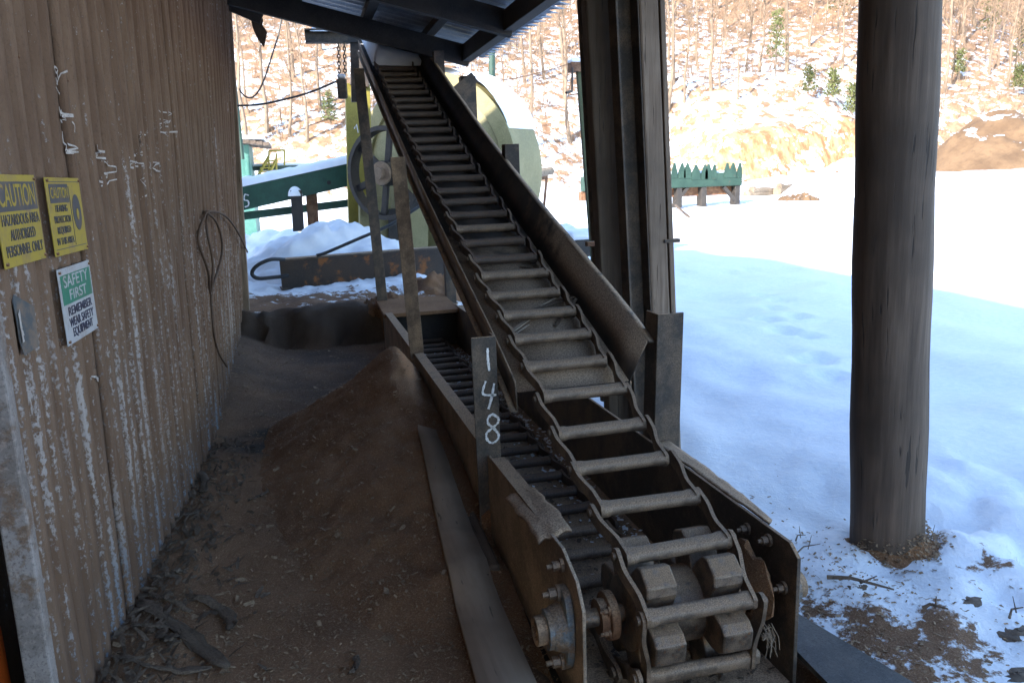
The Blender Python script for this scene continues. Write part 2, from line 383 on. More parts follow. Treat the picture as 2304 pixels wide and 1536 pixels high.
def cover(x, y):
    inside = (1-sstep(1.55, 1.8, x))*(1-sstep(8.8, 9.3, y))
    bank = (1-sstep(1.5, 2.4, x))*sstep(8.7, 9.2, y)*(1-sstep(9.2, 11.6, y))
    r = np.maximum(inside*1.6, bank*(.78-.22*sstep(-.6, .9, x)))
    dirty = np.exp(-(((x-1.9)/.6)**2+((y-2.2)/.6)**2))*.60
    dirty = np.maximum(dirty, .5*np.exp(-(((x-2.75)/.28)**2+((y-2.55)/.12)**2)))
    r = np.maximum(r, dirty)
    hl = y-54
    g = sstep(0, 6, hl)*(.50+.16*sstep(20, 45, hl)+.12*sstep(46, 60, x)+.06*sstep(20, 5, x))
    b = sstep(28, 33, x)*(1-sstep(46, 52, x))*sstep(54.5, 56.5, y)*(1-sstep(58.5, 61.5, y))*.74
    return r, g, b
def ar(*seg): return np.concatenate([np.arange(a, b, s) for a, b, s in seg])
xs = ar((-160, -20, 10), (-20, -1.2, 1), (-1.2, 3.5, .065), (3.5, 8, .1), (8, 20, .4), (20, 140, 1.), (140, 330, 12))
ys = ar((-40, 1.2, 2), (1.2, 11, .075), (11, 20, .2), (20, 55, .7), (55, 122, .9), (122, 330, 12))
XX, YY = np.meshgrid(xs, ys, indexing='ij')
ZZ = ground_h(XX, YY)
me = grid_mesh('ground', np.stack([XX, YY, ZZ], -1), M['ground'])
r, g, b = cover(XX, YY)
ca = me.color_attributes.new('cover', 'FLOAT_COLOR', 'POINT')
ca.data.foreach_set('color', np.stack([np.clip(r, 0, 2), g, b, np.ones_like(r)], -1).ravel().astype(np.float32))
wt = me.attributes.new('wet_dark', 'FLOAT', 'POINT')
wet_dark = 1.3*np.exp(-(((XX+.27-.35*(YY-5.55))/.36)**2+((YY-5.55)/.36)**2)**2)*(.85+1.2*nfbm(XX*5, YY*5, 41))
wet_dark = np.maximum(wet_dark, .85*sstep(8.3, 8.75, YY)*(1-sstep(8.9, 9.2, YY))*(1-sstep(.4, 1.2, XX)))
wet_dark = np.maximum(wet_dark, .5*sstep(5.6, 6.4, YY)*(1-sstep(8.4, 9, YY))*(1-sstep(.4, .7, XX))*(.9+1.2*nfbm(XX*3, YY*3, 43)))  # floor hollow behind the heap darkened, in patches
wet_dark = np.maximum(wet_dark, in_trough(XX, YY)*.9)  # ground below the trough darkened evenly
wt.data.foreach_set('value', np.clip(wet_dark, 0, 1).ravel().astype(np.float32))
tag(ob('ground', me), kind='structure')
def gz(x, y):
    i = int(np.clip(np.searchsorted(xs, x)-1, 0, len(xs)-2)); j = int(np.clip(np.searchsorted(ys, y)-1, 0, len(ys)-2))
    u = min(1, max(0, (x-xs[i])/(xs[i+1]-xs[i]))); v = min(1, max(0, (y-ys[j])/(ys[j+1]-ys[j])))
    return float((ZZ[i, j]*(1-u)+ZZ[i+1, j]*u)*(1-v)+(ZZ[i, j+1]*(1-u)+ZZ[i+1, j+1]*u)*v)

# ------------------------------------------------------------------ corrugated wall and mill building
WB = np.array([(-.5, -.85), (2.0, -.84), (3.0, -.83), (3.7, -.80), (4.6, -.75), (5.8, -.72), (9.3, -.75)])
def wall_x(y, z):
    lean = .012+.042*float(np.clip((y-3)/6, 0, 1)); return float(np.interp(y, WB[:, 0], WB[:, 1]))+z*lean
wall = empty('corrugated_wall', (-.8, 2.1, 0))
tag(wall, 'tall ribbed metal wall coated in brown dust on the left', 'wall')
RIB = .115
def rib_profile(u):
    """height of the sheet and how much a spot is a rib edge; u in metres along the wall"""
    k = u/RIB; t = k-math.floor(k); major = int(math.floor(k)) % 2 == 0
    hgt, half = (.022, .13) if major else (.017, .12)
    d = abs(t-.5); e = half+.10
    h = hgt if d < half else hgt*(e-d)/.10 if d < e else 0
    edge = max(0, 1-abs(d-half-.05)/.12)*(1 if major else .75)
    return h, edge
PANEL = RIB*8; y0 = 2.33; k = 0
zr = np.concatenate([np.arange(-.3, 3.75, .19)])
while y0 < 9.15:
    y1 = min(y0+PANEL, 9.2)
    us = sorted(set(np.round(np.concatenate([np.arange(y0, y1, RIB*.0833), [y1, y1+.012, y1+.024]]), 4)))
    P = np.zeros((len(us), len(zr), 3)); E_ = np.zeros((len(us), len(zr)))
    jig = random.uniform(-.002, .002)
    for i, u in enumerate(us):
        h, e = rib_profile(u)
        for j, z in enumerate(zr):
            dent = .010*fbm(u*1.3, z*.9, 3)
            ragged = .0
            zz = z
            if j == 0: zz = z
            P[i, j] = (wall_x(u, zz)+h+dent+jig+(.0035 if k % 2 else 0), u, zz); E_[i, j] = e
    me = grid_mesh('metal_sheet', P, M['wall']); me.flip_normals()
    a = me.attributes.new('rib', 'FLOAT', 'POINT'); a.data.foreach_set('value', E_.ravel().astype(np.float32))
    me.set_sharp_from_angle(angle=math.radians(25))
    o = ob('metal_sheet', me, wall); o.matrix_parent_inverse = Matrix.Translation((.8, -2.1, 0))
    s = o.modifiers.new('solid', 'SOLIDIFY'); s.thickness = .003; s.offset = -1
    y0 = y1; k += 1
def W(o):   # keeps world coordinates under the wall
    o.parent = wall; o.matrix_parent_inverse = Matrix.Translation((.8, -2.1, 0)); return o
t = MB(); t.beam((wall_x(2.3, -.3)+.012, 2.30, -.3), (wall_x(2.3, 3.7)+.012, 2.30, 3.7), .05, .07, (1, 0, 0))
W(t.build('corner_trim', M['trim'], bev=.006))
t = MB(); t.beam((wall_x(9.2, -.2)+.03, 9.24, -.2), (wall_x(9.2, 3.6)-.02, 9.24, 3.6), .07, .13, (1, 0, 0))
W(t.build('end_board', M['greypost'], bev=.01))
for zrow in (.35, 1.25, 2.15, 3.05):
    y_ = 2.42
    while y_ < 8.9:
        h_, _e = rib_profile(y_); x_ = wall_x(y_, zrow)+h_+.004; t = MB(); t.tube([(x_-.004, y_, zrow+.01*math.sin(y_*9)), (x_+.008, y_, zrow+.01*math.sin(y_*9))], .007, 6); W(t.build('screw', M['rusty'])); y_ += RIB*4
# paint and scrape marks left on the sheets
def stroke(mb, pts, wd, off, plane):
    P = [plane(*p) for p in pts]
    n = len(P); vs = []
    for i in range(n):
        d = (Vector(P[min(i+1, n-1)])-Vector(P[max(i-1, 0)])).normalized(); nn = off
        sd = d.cross(nn).normalized(); ww = wd*(.65+.7*random.random())
        vs += [Vector(P[i])+sd*ww/2, Vector(P[i])-sd*ww/2]
    mb.add(vs, [(2*i, 2*i+1, 2*i+3, 2*i+2) for i in range(n-1)])
def smooth_pts(pts, n=5):
    out = []
    for i in range(len(pts)-1):
        p0 = Vector(pts[max(i-1, 0)]); p1 = Vector(pts[i]); p2 = Vector(pts[i+1]); p3 = Vector(pts[min(i+2, len(pts)-1)])
        for k in range(n):
            t_ = k/n; out.append(.5*((2*p1)+(p2-p0)*t_+(2*p0-5*p1+4*p2-p3)*t_*t_+(3*p1-p0-3*p2+p3)*t_**3))
    out.append(Vector(pts[-1])); return out
def on_wall(px, py):
    X = -.78
    for _ in range(6):
        p = at(px, py, X=X); X = wall_x(p.y, p.z)+rib_profile(p.y)[0]+.012
    return (X, p.y, p.z)
marks = [[[(122, 150), (127, 165), (133, 150)], [(128, 160), (131, 178)], [(140, 160), (144, 190)], [(136, 175), (140, 192)], [(126, 196), (134, 212)]],
         [[(133, 240), (137, 262)], [(148, 247), (148, 262), (155, 252)], [(150, 262), (160, 272), (168, 282), (168, 298)], [(136, 270), (140, 276)], [(140, 296), (143, 320), (150, 328), (147, 340)], [(152, 322), (160, 338), (158, 345)]],
         [[(222, 340), (228, 352), (236, 362), (246, 376), (246, 390), (240, 400)], [(238, 325), (241, 345)], [(232, 405), (238, 418), (248, 404)]],
         [[(334, 304), (322, 304), (313, 316), (313, 330), (319, 338)], [(300, 346), (308, 368), (314, 374), (320, 362)], [(294, 362), (291, 378)], [(312, 352), (308, 340)], [(353, 365), (350, 378), (356, 388)]],
         [[(370, 247), (373, 256)], [(379, 252), (384, 275), (385, 285)], [(372, 268), (371, 292), (374, 304)], [(380, 298), (388, 297)]],
         [[(325, 400), (330, 425)], [(332, 402), (334, 425)], [(322, 440), (326, 450)]], [[(206, 822), (212, 842), (222, 858)], [(214, 846), (222, 852)]], [[(66, 895), (70, 905), (70, 922)]]]
for g_ in marks:
    mb = MB()
    for st in g_:
        stroke(mb, smooth_pts([(*p, 0) for p in st], 4), .0075, Vector((1, 0, 0)), lambda x, y, z=0: on_wall(x, y))
    W(mb.build('scrape_mark', M['scratch']))
# the mill building the lean-to is built against: it shades the yard beside it
bld = empty('mill_building', (-5, 0, 0)); tag(bld, 'high brown sheet metal mill building that carries the ribbed wall', 'building')
t = MB(); t.box((-5.2, -3.5, 2.9), (8.2, 25.2, 4.9)); t.box((-5.2, 5.6, .2), (8.2, 7.0, .5))
o = t.build('outer_wall', M['wall'], bld); o.matrix_parent_inverse = Matrix.Translation((5, 0, 0))
t = MB(); t.box((-5.2, 10.95, 2.25), (7.6, 3.6, 4.5)); o = t.build('unseen_shade_wing', M['wall'], bld); o.matrix_parent_inverse = Matrix.Translation((5, 0, 0))  # unseen wing added behind the wall to shade chipper and infeed
t = MB(); t.box((-5.2, -3.5, 5.42), (8.9, 26, .12)); o = t.build('roof', M['galv'], bld); o.matrix_parent_inverse = Matrix.Translation((5, 0, 0))

# ------------------------------------------------------------------ lean-to roof
roof = empty('lean_to_roof', (0, 0, 0)); tag(roof, 'low dark lean-to roof with rafters over the conveyor', 'roof')
def roof_z(x): return 3.06-.245*(x-1.85)
RX0, RX1 = -.95, 2.32
for yr in (9.0, 7.15, 5.3, 3.4, 1.5):
    t = MB(); t.beam((RX0, yr, roof_z(RX0)-.02), (1.93, yr, roof_z(1.93)-.02), .09, .21); t.build('rafter', M['black_steel'], roof, bev=.006)
for xp in (-.55, .15, .85, 1.5):
    t = MB(); t.beam((xp, .9, roof_z(xp)+.125), (xp, 9.25, roof_z(xp)+.125), .1, .075); t.build('purlin', M['black_steel'], roof)
t = MB(); t.beam((1.89, .9, 3.05), (1.89, 9.2, 3.05), .11, .17); t.build('eave_beam', M['black_steel'], roof, bev=.006)
t = MB(); t.beam((1.96, 8.95, 2.8), (1.62, 8.95, 2.55), .07, .12); t.beam((1.93, 9.2, 2.80), (1.80, 9.55, 2.5), .09, .03); t.build('brace', M['dark_steel'], roof)
k = 0; y0 = .75
while y0 < 9.3:
    y1 = y0+.86
    us = np.linspace(y0, y1, 60); xsr = np.linspace(RX0, RX1, 14)
    P = np.zeros((60, 14, 3))
    for i, u in enumerate(us):
        for j, x in enumerate(xsr):
            xe = x+(.05*math.sin(u*33)+.035*math.sin(u*71) if j == 13 else 0)
            P[i, j] = (xe, u, roof_z(x)+.185+.018*abs(math.sin(u*math.pi/.19))+(.004 if k % 2 else 0))
    o = ob('roof_sheet', grid_mesh('roof_sheet', P, M['galv']), roof); s = o.modifiers.new('solid', 'SOLIDIFY'); s.thickness = .003
    y0 = y1-.02; k += 1
P = np.zeros((120, 12, 3))
for i, u in enumerate(np.linspace(.85, 9.2, 120)):
    for j, x in enumerate(np.linspace(-.9, 2.25, 12)):
        P[i, j] = (x, u, roof_z(x)+.215+(.0 if j in (0, 11) or i in (0, 119) else .14+.04*fbm(x, u)))
tag(ob('roof_snow', grid_mesh('roof_snow', P, M['snow'])), 'snow lying on top of the lean-to roof', 'snow')
o = tag(empty('corner_post', (1.9, 9.0, 0)), 'dark steel post under the far eave corner behind the conveyor', 'post')
t = MB(); t.box((0, 0, 1.4), (.17, .014, 2.84)); t.box((-.07, .075, 1.4), (.014, .14, 2.84)); t.build('angle_iron', M['dark_steel'], o)
t = MB(); t.box((0, .02, .2), (.3, .3, .02)); t.build('base_plate', M['dark_steel'], o)
# broken eave board at the end of the wall
t = MB()
a = at(572, 28, Y=9.3); b_ = at(592, 100, Y=9.35)
pts = [a+(b_-a)*q for q in (0, .3, .6, .85, 1)]
for q, (p, wv) in enumerate(zip(pts, (.15, .13, .12, .1, .05))): pass
poly = []
L_ = [(at(562, 30, Y=9.3)), (at(568, 62, Y=9.3)), (at(578, 85, Y=9.3)), (at(594, 106, Y=9.3))]
R_ = [(at(601, 72, Y=9.3)), (at(590, 55, Y=9.3)), (at(592, 44, Y=9.3)), (at(585, 30, Y=9.3))]
t.prism([(p.x, p.z) for p in L_+R_], 1, 9.3, 9.36); tag(t.build('broken_board', M['plank'], bev=.004), 'splintered brown board hanging from the eave at the wall end', 'board')
t = MB(); a = at(508, 5, Y=9.15); b_ = at(590, 40, Y=9.15); t.beam(a, b_, .05, .14); tag(t.build('eave_board', M['black_steel']), 'short black board above the broken hanging board', 'board')

# ------------------------------------------------------------------ posts on the open side
pole = empty('wooden_pole', (2.46, 2.84, 0)); tag(pole, 'thick dark round wooden pole standing in snow at the right', 'pole')
t = MB(); top = Vector((-.16, .0, 3.05)); n_ = 40
ptsp = [(top.x*q, top.y*q+.01*math.sin(q*5), -.25+q*3.3) for q in np.linspace(0, 1, 24)]
t.tube(ptsp, [.157-.008*q+.0025*math.sin(q*30) for q in np.linspace(0, 1, 24)], n_)
me = t.mesh('shaft', M['pole'], True)
for v in me.vertices:
    a = math.atan2(v.co.y, v.co.x); v.co.x += .004*fbm(a*2, v.co.z*.6, 1); v.co.y += .004*fbm(a*2+9, v.co.z*.6, 1)
ob('shaft', me, pole)
wp = empty('wooden_post', (1.97, 4.3, 0)); tag(wp, 'grey cracked square timber post right of the rusty steel channel', 'post')
def lean_box(name, mat, x, y, w_, d_, z0, z1, lx, parent, bev=.006):
    t = MB(); t.box((0, 0, (z1-z0)/2), (w_, d_, z1-z0)); me = t.mesh(name, mat)
    for v in me.vertices: v.co.x += lx*v.co.z
    o = ob(name, me, parent); o.matrix_parent_inverse = parent.matrix_world.inverted() if False else Matrix.Translation(-Vector(parent.location)); o.location = (x, y, z0)
    b = o.modifiers.new('bevel', 'BEVEL'); b.width = bev; b.segments = 2
    return o
LX = -.045
lean_box('timber', M['greypost'], 2.035, 4.32, .115, .14, -.1, 3.0, LX, wp, .012)
lean_box('edge_board', M['greypost'], 2.112, 4.30, .03, .11, -.1, 3.0, LX, wp, .004)
ch = empty('steel_channel', (1.9, 4.3, 0)); tag(ch, 'rusty steel channel column between brown plank and grey timber post', 'column')
lean_box('web', M['dark_steel'], 1.912, 4.36, .125, .012, -.1, 3.0, LX, ch, .002)
lean_box('flange', M['dark_steel'], 1.849, 4.31, .012, .11, -.1, 3.0, LX, ch, .002)
lean_box('flange', M['dark_steel'], 1.973, 4.31, .008, .11, -.1, 3.0, LX, ch, .002)
bp = empty('brown_timber', (1.85, 4.5, 0)); tag(bp, 'dark brown timber behind the steel channel column', 'timber')
lean_box('timber', M['brownpost'], 1.83, 4.52, .14, .1, -.1, 3.0, LX, bp, .01)
t = MB(); p = at(1510, 540, Y=4.3); t.box((p.x-.02, 4.26, p.z), (.1, .04, .022)); tag(t.build('clamp_bar', M['dark_steel'], bev=.003), 'flat steel clamp bar sticking out right of the grey timber post', 'bracket')
t = MB(); p = at(1335, 548, Y=5.0); t.box((p.x, 5.0, p.z), (.1, .05, .03)); tag(t.build('clamp_bar', M['rusty'], bev=.003), 'short rusty clamp bar across the round steel pipe', 'bracket')
t = MB(); a = at(1316, 0, Y=5.15); b_ = at(1352, 640, Y=5.15); d_ = (b_-a)
t.tube([a-d_*.05, b_+d_*.45], .052, 20); tag(t.build('steel_pipe', M['dark_steel'], None, True), 'round dark steel pipe left of the timber and channel column', 'pipe')
# post with crank behind the pipe
cr = empty('crank_post', (0, 0, 0)); tag(cr, 'slim greenish leaning post with crank handle and snow cap', 'post')
t = MB(); a = at(1303, 160, Y=9.); b_ = at(1345, 700, Y=9.); t.beam(a, b_+(b_-a)*.3, .06, .06, (0, 1, 0)); t.build('shaft', M['moss'], cr)
t = MB(); p = at(1297, 152, Y=9.); t.box(p, (.16, .14, .1)); t.build('gearbox', M['rusty'], cr)
t = MB(); t.box(p+Vector((0, 0, .07)), (.17, .15, .05)); t.build('snow_cap', M['snow'], cr, bev=.02)
t = MB(); a = at(1288, 152, Y=8.9); b_ = at(1287, 205, Y=8.9); c_ = at(1274, 209, Y=8.85); t.tube([a, b_], .012, 8); t.tube([b_, c_], .016, 8); t.build('crank_handle', M['dark_steel'], cr)

# ------------------------------------------------------------------ conveyor frame
cv = empty('conveyor_frame', (0, 0, 0)); tag(cv, 'long rusty inclined chain conveyor frame with lower trough', 'conveyor')
XL, XR = .75, 1.50
chain_up = [(2.533, .559), (2.775, .625), (3.0, .703), (3.213, .797), (3.43, .886), (3.655, .967), (3.885, 1.045), (4.115, 1.117)]
while chain_up[-1][0] < 9.75:
    y, z = chain_up[-1]; sl_ = math.atan(.33+.05*sstep(4.5, 7.5, y)); chain_up.append((y+.24*math.cos(sl_), z+.24*math.sin(sl_)))
def chain_z(y):
    a = np.array(chain_up); 
    if y > a[-1, 0]: return float(a[-1, 1]+(y-a[-1, 0])*.375)
    return float(np.interp(y, a[:, 0], a[:, 1]))
# lower trough side plates (in the Y-Z plane)
t = MB(); t.prism([(2.16, 0.0), (2.16, .40), (2.22, .475), (2.36, .525), (3.46, .475), (8.4, .40), (8.4, 0.0)], 0, XL-.006, XL+.006); t.build('side_plate', M['plate_tan'], cv, bev=.002)
t = MB(); t.prism([(2.14, -.02), (2.14, .47), (2.19, .505), (3.2, .50), (8.4, .42), (8.4, 0.0)], 0, XR-.007, XR+.007); t.build('side_plate', M['dark_steel'], cv, bev=.002)
# lips along the plates
t = MB(); t.add([(XL-.006-.004, 3.50, .478), (XL+.062, 3.50, .478), (XL+.062, 8.4, .408), (XL-.01, 8.4, .408), (XL-.01, 3.50, .470), (XL+.062, 3.50, .470), (XL+.062, 8.4, .40), (XL-.01, 8.4, .40)], [(0, 1, 2, 3), (7, 6, 5, 4), (0, 4, 5, 1), (3, 2, 6, 7), (0, 3, 7, 4), (1, 5, 6, 2)]); t.build('lip', M['trough'], cv)
t = MB(); t.add([(XL-.01, 2.62, .522), (XL+.055, 2.62, .522), (XL+.055, 3.38, .488), (XL-.01, 3.38, .488), (XL-.01, 2.62, .513), (XL+.055, 2.62, .513), (XL+.055, 3.38, .479), (XL-.01, 3.38, .479)], [(0, 1, 2, 3), (7, 6, 5, 4), (0, 4, 5, 1), (3, 2, 6, 7), (0, 3, 7, 4), (1, 5, 6, 2)]); t.build('lip', M['trough'], cv)
def plate(mb, corners, th=.008):
    c = [Vector(p) for p in corners]; n = (c[1]-c[0]).cross(c[2]-c[0]).normalized()*th
    k = len(c); mb.add(c+[p-n for p in c], [tuple(range(k)), tuple(range(2*k-1, k-1, -1))]+[(i, k+i, k+(i+1) % k, (i+1) % k) for i in range(k)])
    return mb
# bent dirty plate lying over the left lip
t = MB(); n1, n2 = 10, 18; P = np.zeros((n1, n2, 3))
for i in range(n1):
    for j in range(n2):
        u = i/(n1-1); v = j/(n2-1); y = 2.47+.47*v+.02*fbm(u*3, 1); x = XL-.055+.125*u+.012*fbm(v*4, 2)*(1 if i in (0, n1-1) else .3)
        P[i, j] = (x, y, .548-.04*v-.03*(1-u)**2+.006*fbm(u*4, v*6)-.02*(1-v)**6)
o = ob('bent_plate', grid_mesh('bent_plate', P, M['trough']), cv); s = o.modifiers.new('solid', 'SOLIDIFY'); s.thickness = .009
# right lip, bent outwards
P = np.zeros((6, 24, 3))
for i in range(6):
    for j in range(24):
        u = i/5; v = j/23; y = 2.33+1.0*v
        P[i, j] = (XR+.008+.085*u*(1-.5*(1-v)**3)+.006*fbm(v*5, 3), y+.05*u*(1-v), .512-.010*v+.006*fbm(u*3, v*9)-.015*u)
o = ob('outer_lip', grid_mesh('outer_lip', P, M['trough']), cv); s = o.modifiers.new('solid', 'SOLIDIFY'); s.thickness = .008
t = MB(); t.box(((XL+XR)/2, 5.3, .0), (XR-XL-.02, 6.3, .012)); t.build('trough_floor', M['trough'], cv)
t = MB(); t.box((1.63, 7.6, .38), (.24, 1.6, .012)); t.build('lip', M['dark_steel'], cv)
# incline: pan, flared right side, left rail
ysl = np.concatenate([np.linspace(3.34, 10.45, 40)])
def strip(pa, pb, name, mat, th=.008):
    P = np.array([[pa(y), pb(y)] for y in ysl]); o = ob(name, grid_mesh(name, P, mat), cv)
    s = o.modifiers.new('solid', 'SOLIDIFY'); s.thickness = th; s.offset = 0; return o
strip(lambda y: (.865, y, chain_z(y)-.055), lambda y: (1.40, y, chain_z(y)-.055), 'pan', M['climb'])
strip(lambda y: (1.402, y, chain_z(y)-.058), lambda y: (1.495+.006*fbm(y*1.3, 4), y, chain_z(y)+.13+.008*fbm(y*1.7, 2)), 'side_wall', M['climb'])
strip(lambda y: (.862, y, chain_z(y)-.14), lambda y: (.858, y, chain_z(y)-.005), 'side_wall', M['dark_steel'])
strip(lambda y: (.83, y, chain_z(y)-.142), lambda y: (.866, y, chain_z(y)-.142), 'bottom_flange', M['dark_steel'])
strip(lambda y: (1.492, y, chain_z(y)+.126+.008*fbm(y*1.7, 2)), lambda y: (1.53, y, chain_z(y)+.120+.008*fbm(y*1.7, 2)), 'top_flange', M['dark_steel'], .012)
strip(lambda y: (1.41, y, chain_z(y)-.06), lambda y: (1.41, y, chain_z(y)-.14), 'side_rail', M['dark_steel'])
# uprights: angle irons on both sides
def angle_post(name, x, y, z0, z1, w_, side, mat, lean=0., depth=.09, ly=0.):
    e = empty(name, (x, y, z0), cv)
    t = MB(); t.box((w_/2, 0, (z1-z0)/2), (w_, .010, z1-z0)); t.box((w_-.005 if side > 0 else .005, depth/2+.005, (z1-z0)/2), (.010, depth, z1-z0))
    me = t.mesh('angle_iron', mat)
    for v in me.vertices: v.co.x += lean*v.co.z; v.co.y += ly*v.co.z
    o = ob('angle_iron', me, e); b = o.modifiers.new('bevel', 'BEVEL'); b.width = .002; b.segments = 1
    return e
p148 = angle_post('number_post', .695, 3.47, -.02, 1.035, .115, 1, M['dark_steel'], -.004)
e2 = angle_post('leg', .712, 5.95, .40, 1.90, .105, 1, M['trough'], -.036)
e3 = angle_post('leg', .735, 8.82, .32, 2.88, .11, 1, M['dark_steel'], -.032)
angle_post('leg', 1.512, 3.32, .38, 1.10, .13, -1, M['dark_steel'], .03, .12)
angle_post('leg', 1.512, 5.95, .40, 1.97, .11, -1, M['dark_steel'], 0)
angle_post('leg', 1.50, 8.8, .35, 3.05, .11, -1, M['dark_steel'], 0)
# painted number 1 4 8 on the near post
def on_post(px, py): p = at(px, py, Y=3.462); return (p.x, 3.462, p.z)
for st in ([[(1097, 783), (1098, 808), (1101, 834)]], [[(1093, 857), (1087, 886), (1117, 888)], [(1112, 862), (1106, 895), (1099, 920)]],
           [[(1122, 940), (1108, 932), (1098, 941), (1099, 953), (1112, 964), (1122, 978), (1118, 990), (1106, 996), (1096, 988), (1095, 974), (1106, 964), (1120, 951), (1122, 940)]]):
    mb = MB()
    for s_ in st: stroke(mb, smooth_pts([(*p, 0) for p in s_], 6), .0105, Vector((0, -1, 0)), lambda x, y, z=0: on_post(x, y))
    o = mb.build('painted_digit', M['chalk'], p148); o.matrix_parent_inverse = Matrix.Translation(-Vector(p148.location))
t = MB(); pl = [at(1083, 1160, Y=3.458), at(1100, 1145, Y=3.458), at(1108, 1160, Y=3.458), at(1126, 1170, Y=3.458), at(1122, 1205, Y=3.458), at(1085, 1222, Y=3.458)]
plate(t, [(p.x, 3.458, p.z) for p in pl], .003); t.build('dust_patch', M['sawdust'], cv)
# bearings with bolts
def bearing(name, x, sx, y, z):
    e = empty(name, (x, y, z), cv); e.scale = (1.15, 1.15, 1.15)
    t = MB(); poly = []
    for k in range(28):
        a = 2*math.pi*k/28; rr = .082+.052*abs(math.cos(a))**6 if True else 0
        poly.append((.052*math.cos(a)*(1.15), .125*math.sin(a)*(1.+.0*rr)))
    poly = [(p[0]*.95+.012*(1 if p[0] > 0 else -1), p[1]) for p in poly]
    t.prism(poly, 0, 0, sx*.022); t.build('flange', M['bluebearing'], e, True, .003)
    t = MB(); t.tube([(sx*.02, 0, 0), (sx*.055, 0, 0)], [.074, .06], 28); t.ring((sx*.06, 0, 0), (1, 0, 0), .03, .058, .02, 28); t.build('housing', M['bluebearing'], e, True)
    t = MB(); t.ring((sx*.075, 0, 0), (1, 0, 0), .026, .042, .05, 24); t.build('collar', M['trough'], e, True)
    for q in (-1, 1):
        t = MB(); t.hexbolt((sx*.02, .01*q, .103*q), (sx, 0, 0), .016, .045); t.build('bolt', M['chain'], e)
    return e
SY, SZ = 2.325, .272
bearing('bearing', XL-.007, -1, SY-.02, SZ); bearing('bearing', XR+.008, 1, SY-.02, SZ)
for (dy, dz) in ((.12, .17), (-.02, .19), (-.06, -.16), (-.12, .06)):
    t = MB(); t.hexbolt((XR-.008, SY+dy, SZ+dz), (-1, 0, 0), .015, .04); t.build('bolt', M['chain'], cv)
t = MB(); t.hexbolt((XL-.007, SY+.02, SZ+.2), (-1, 0, 0), .016, .05); t.build('bolt', M['trough'], cv)

# tail sprocket
sp = empty('tail_sprocket', (1.13, SY, SZ)); tag(sp, 'worn steel tail sprocket drum with blocky lugs at the near end', 'sprocket')
t = MB(); t.tube([(-.46, 0, 0), (.46, 0, 0)], .031, 24); t.build('shaft', M['lug'], sp, True)
t = MB(); t.tube([(-.185, 0, 0), (-.18, 0, 0), (.18, 0, 0), (.185, 0, 0)], [.12, .128, .128, .12], 36); t.build('drum', M['lug'], sp, True)
t = MB(); t.ring((-.235, 0, 0), (1, 0, 0), .03, .082, .03, 32); t.build('collar', M['rusty'], sp, True, .003)
t = MB(); t.ring((-.262, 0, 0), (1, 0, 0), .03, .06, .03, 32); t.hexbolt((-.25, -.05, .045), (-1, 0, 0), .011, .03); t.hexbolt((-.25, -.055, -.035), (-1, 0, 0), .011, .03); t.build('set_collar', M['rusty'], sp, True)
t = MB(); t.ring((.225, 0, 0), (1, 0, 0), .03, .085, .03, 32); t.build('collar', M['rusty'], sp, True)
A0 = math.radians(97.6); ST = math.radians(58.5); RS = .226
lug = [(-.062, .09), (.062, .09), (.066, .16), (.056, .215), (.034, .243), (-.034, .243), (-.056, .215), (-.066, .16)]
for k in range(6):
    a = A0+ST/2+k*math.radians(60)
    for xc in (-.118, .118):
        t = MB(); t.prism(lug, 0, -.054, .054); me = t.mesh('lug', M['lug'])
        o = ob('lug', me, sp, (xc, 0, 0)); o.rotation_euler = (a-math.pi/2, 0, 0)
        b = o.modifiers.new('bevel', 'BEVEL'); b.width = .007; b.segments = 2; b.limit_method = 'ANGLE'
# matted sawdust caught between drum and right plate
t = MB(); n_ = 26; pts = []
vs = []; 
for i in range(9):
    u = i/8; rr = .02+.13*math.sin(math.pi*min(1, .15+u*.8))
    for j in range(n_):
        a = 2*math.pi*j/n_; q = rr*(1+.25*fbm(u*3, math.cos(a)*2, math.sin(a)*2)); vs.append((.262+.075*u, -.005+q*math.cos(a), .02+q*math.sin(a)))
t.add(vs, [(i*n_+j, i*n_+(j+1) % n_, (i+1)*n_+(j+1) % n_, (i+1)*n_+j) for i in range(8) for j in range(n_)]); t.build('sawdust_clump', M['sawdust'], sp, True)
for k in range(14):
    a = Vector((.27+.05*random.random(), -.11-.03*random.random(), -.06-.06*random.random())); d_ = Vector((random.uniform(-.02, .04), random.uniform(-.05, .0), random.uniform(-.09, .0)))
    pts_ = [a, a+d_*.5+Vector((.012, 0, -.004)), a+d_]
    if k < 1: fib = MB()
    fib.tube(pts_, .0016, 4)
fib.build('bark_fibre', M['board'], sp)

# drag chain: rungs with cranked side bars
chn = empty('drag_chain', (0, 0, 0)); tag(chn, 'ladder-like steel drag chain climbing the conveyor', 'chain')
nodes = []
yb = 8.2
while yb > SY+.2: nodes.append((yb, .062)); yb -= .24
for k in (3, 2, 1, 0): nodes.append((SY+RS*math.cos(A0+ST*k), SZ+RS*math.sin(A0+ST*k)))
nodes += [p for p in chain_up if p[0] < 9.45]
HWI, HWO = .180, .203
t = MB(); nr = 16
t.tube([(-HWI, 0, 0), (-HWI+.02, 0, 0), (-HWI+.034, 0, 0), (HWI-.034, 0, 0), (HWI-.02, 0, 0), (HWI, 0, 0)], [.031, .031, .0275, .0275, .031, .031], nr)
for i_, p_ in enumerate(t.v): t.v[i_] = (p_[0], p_[1]*(1.06 if abs(p_[2]) < .012 else 1), max(-.024, min(.0235, p_[2])))
rung_me = t.mesh('rung', M['chain'], True); rung_dk = t.mesh('rung', M['chain_dark'], True)
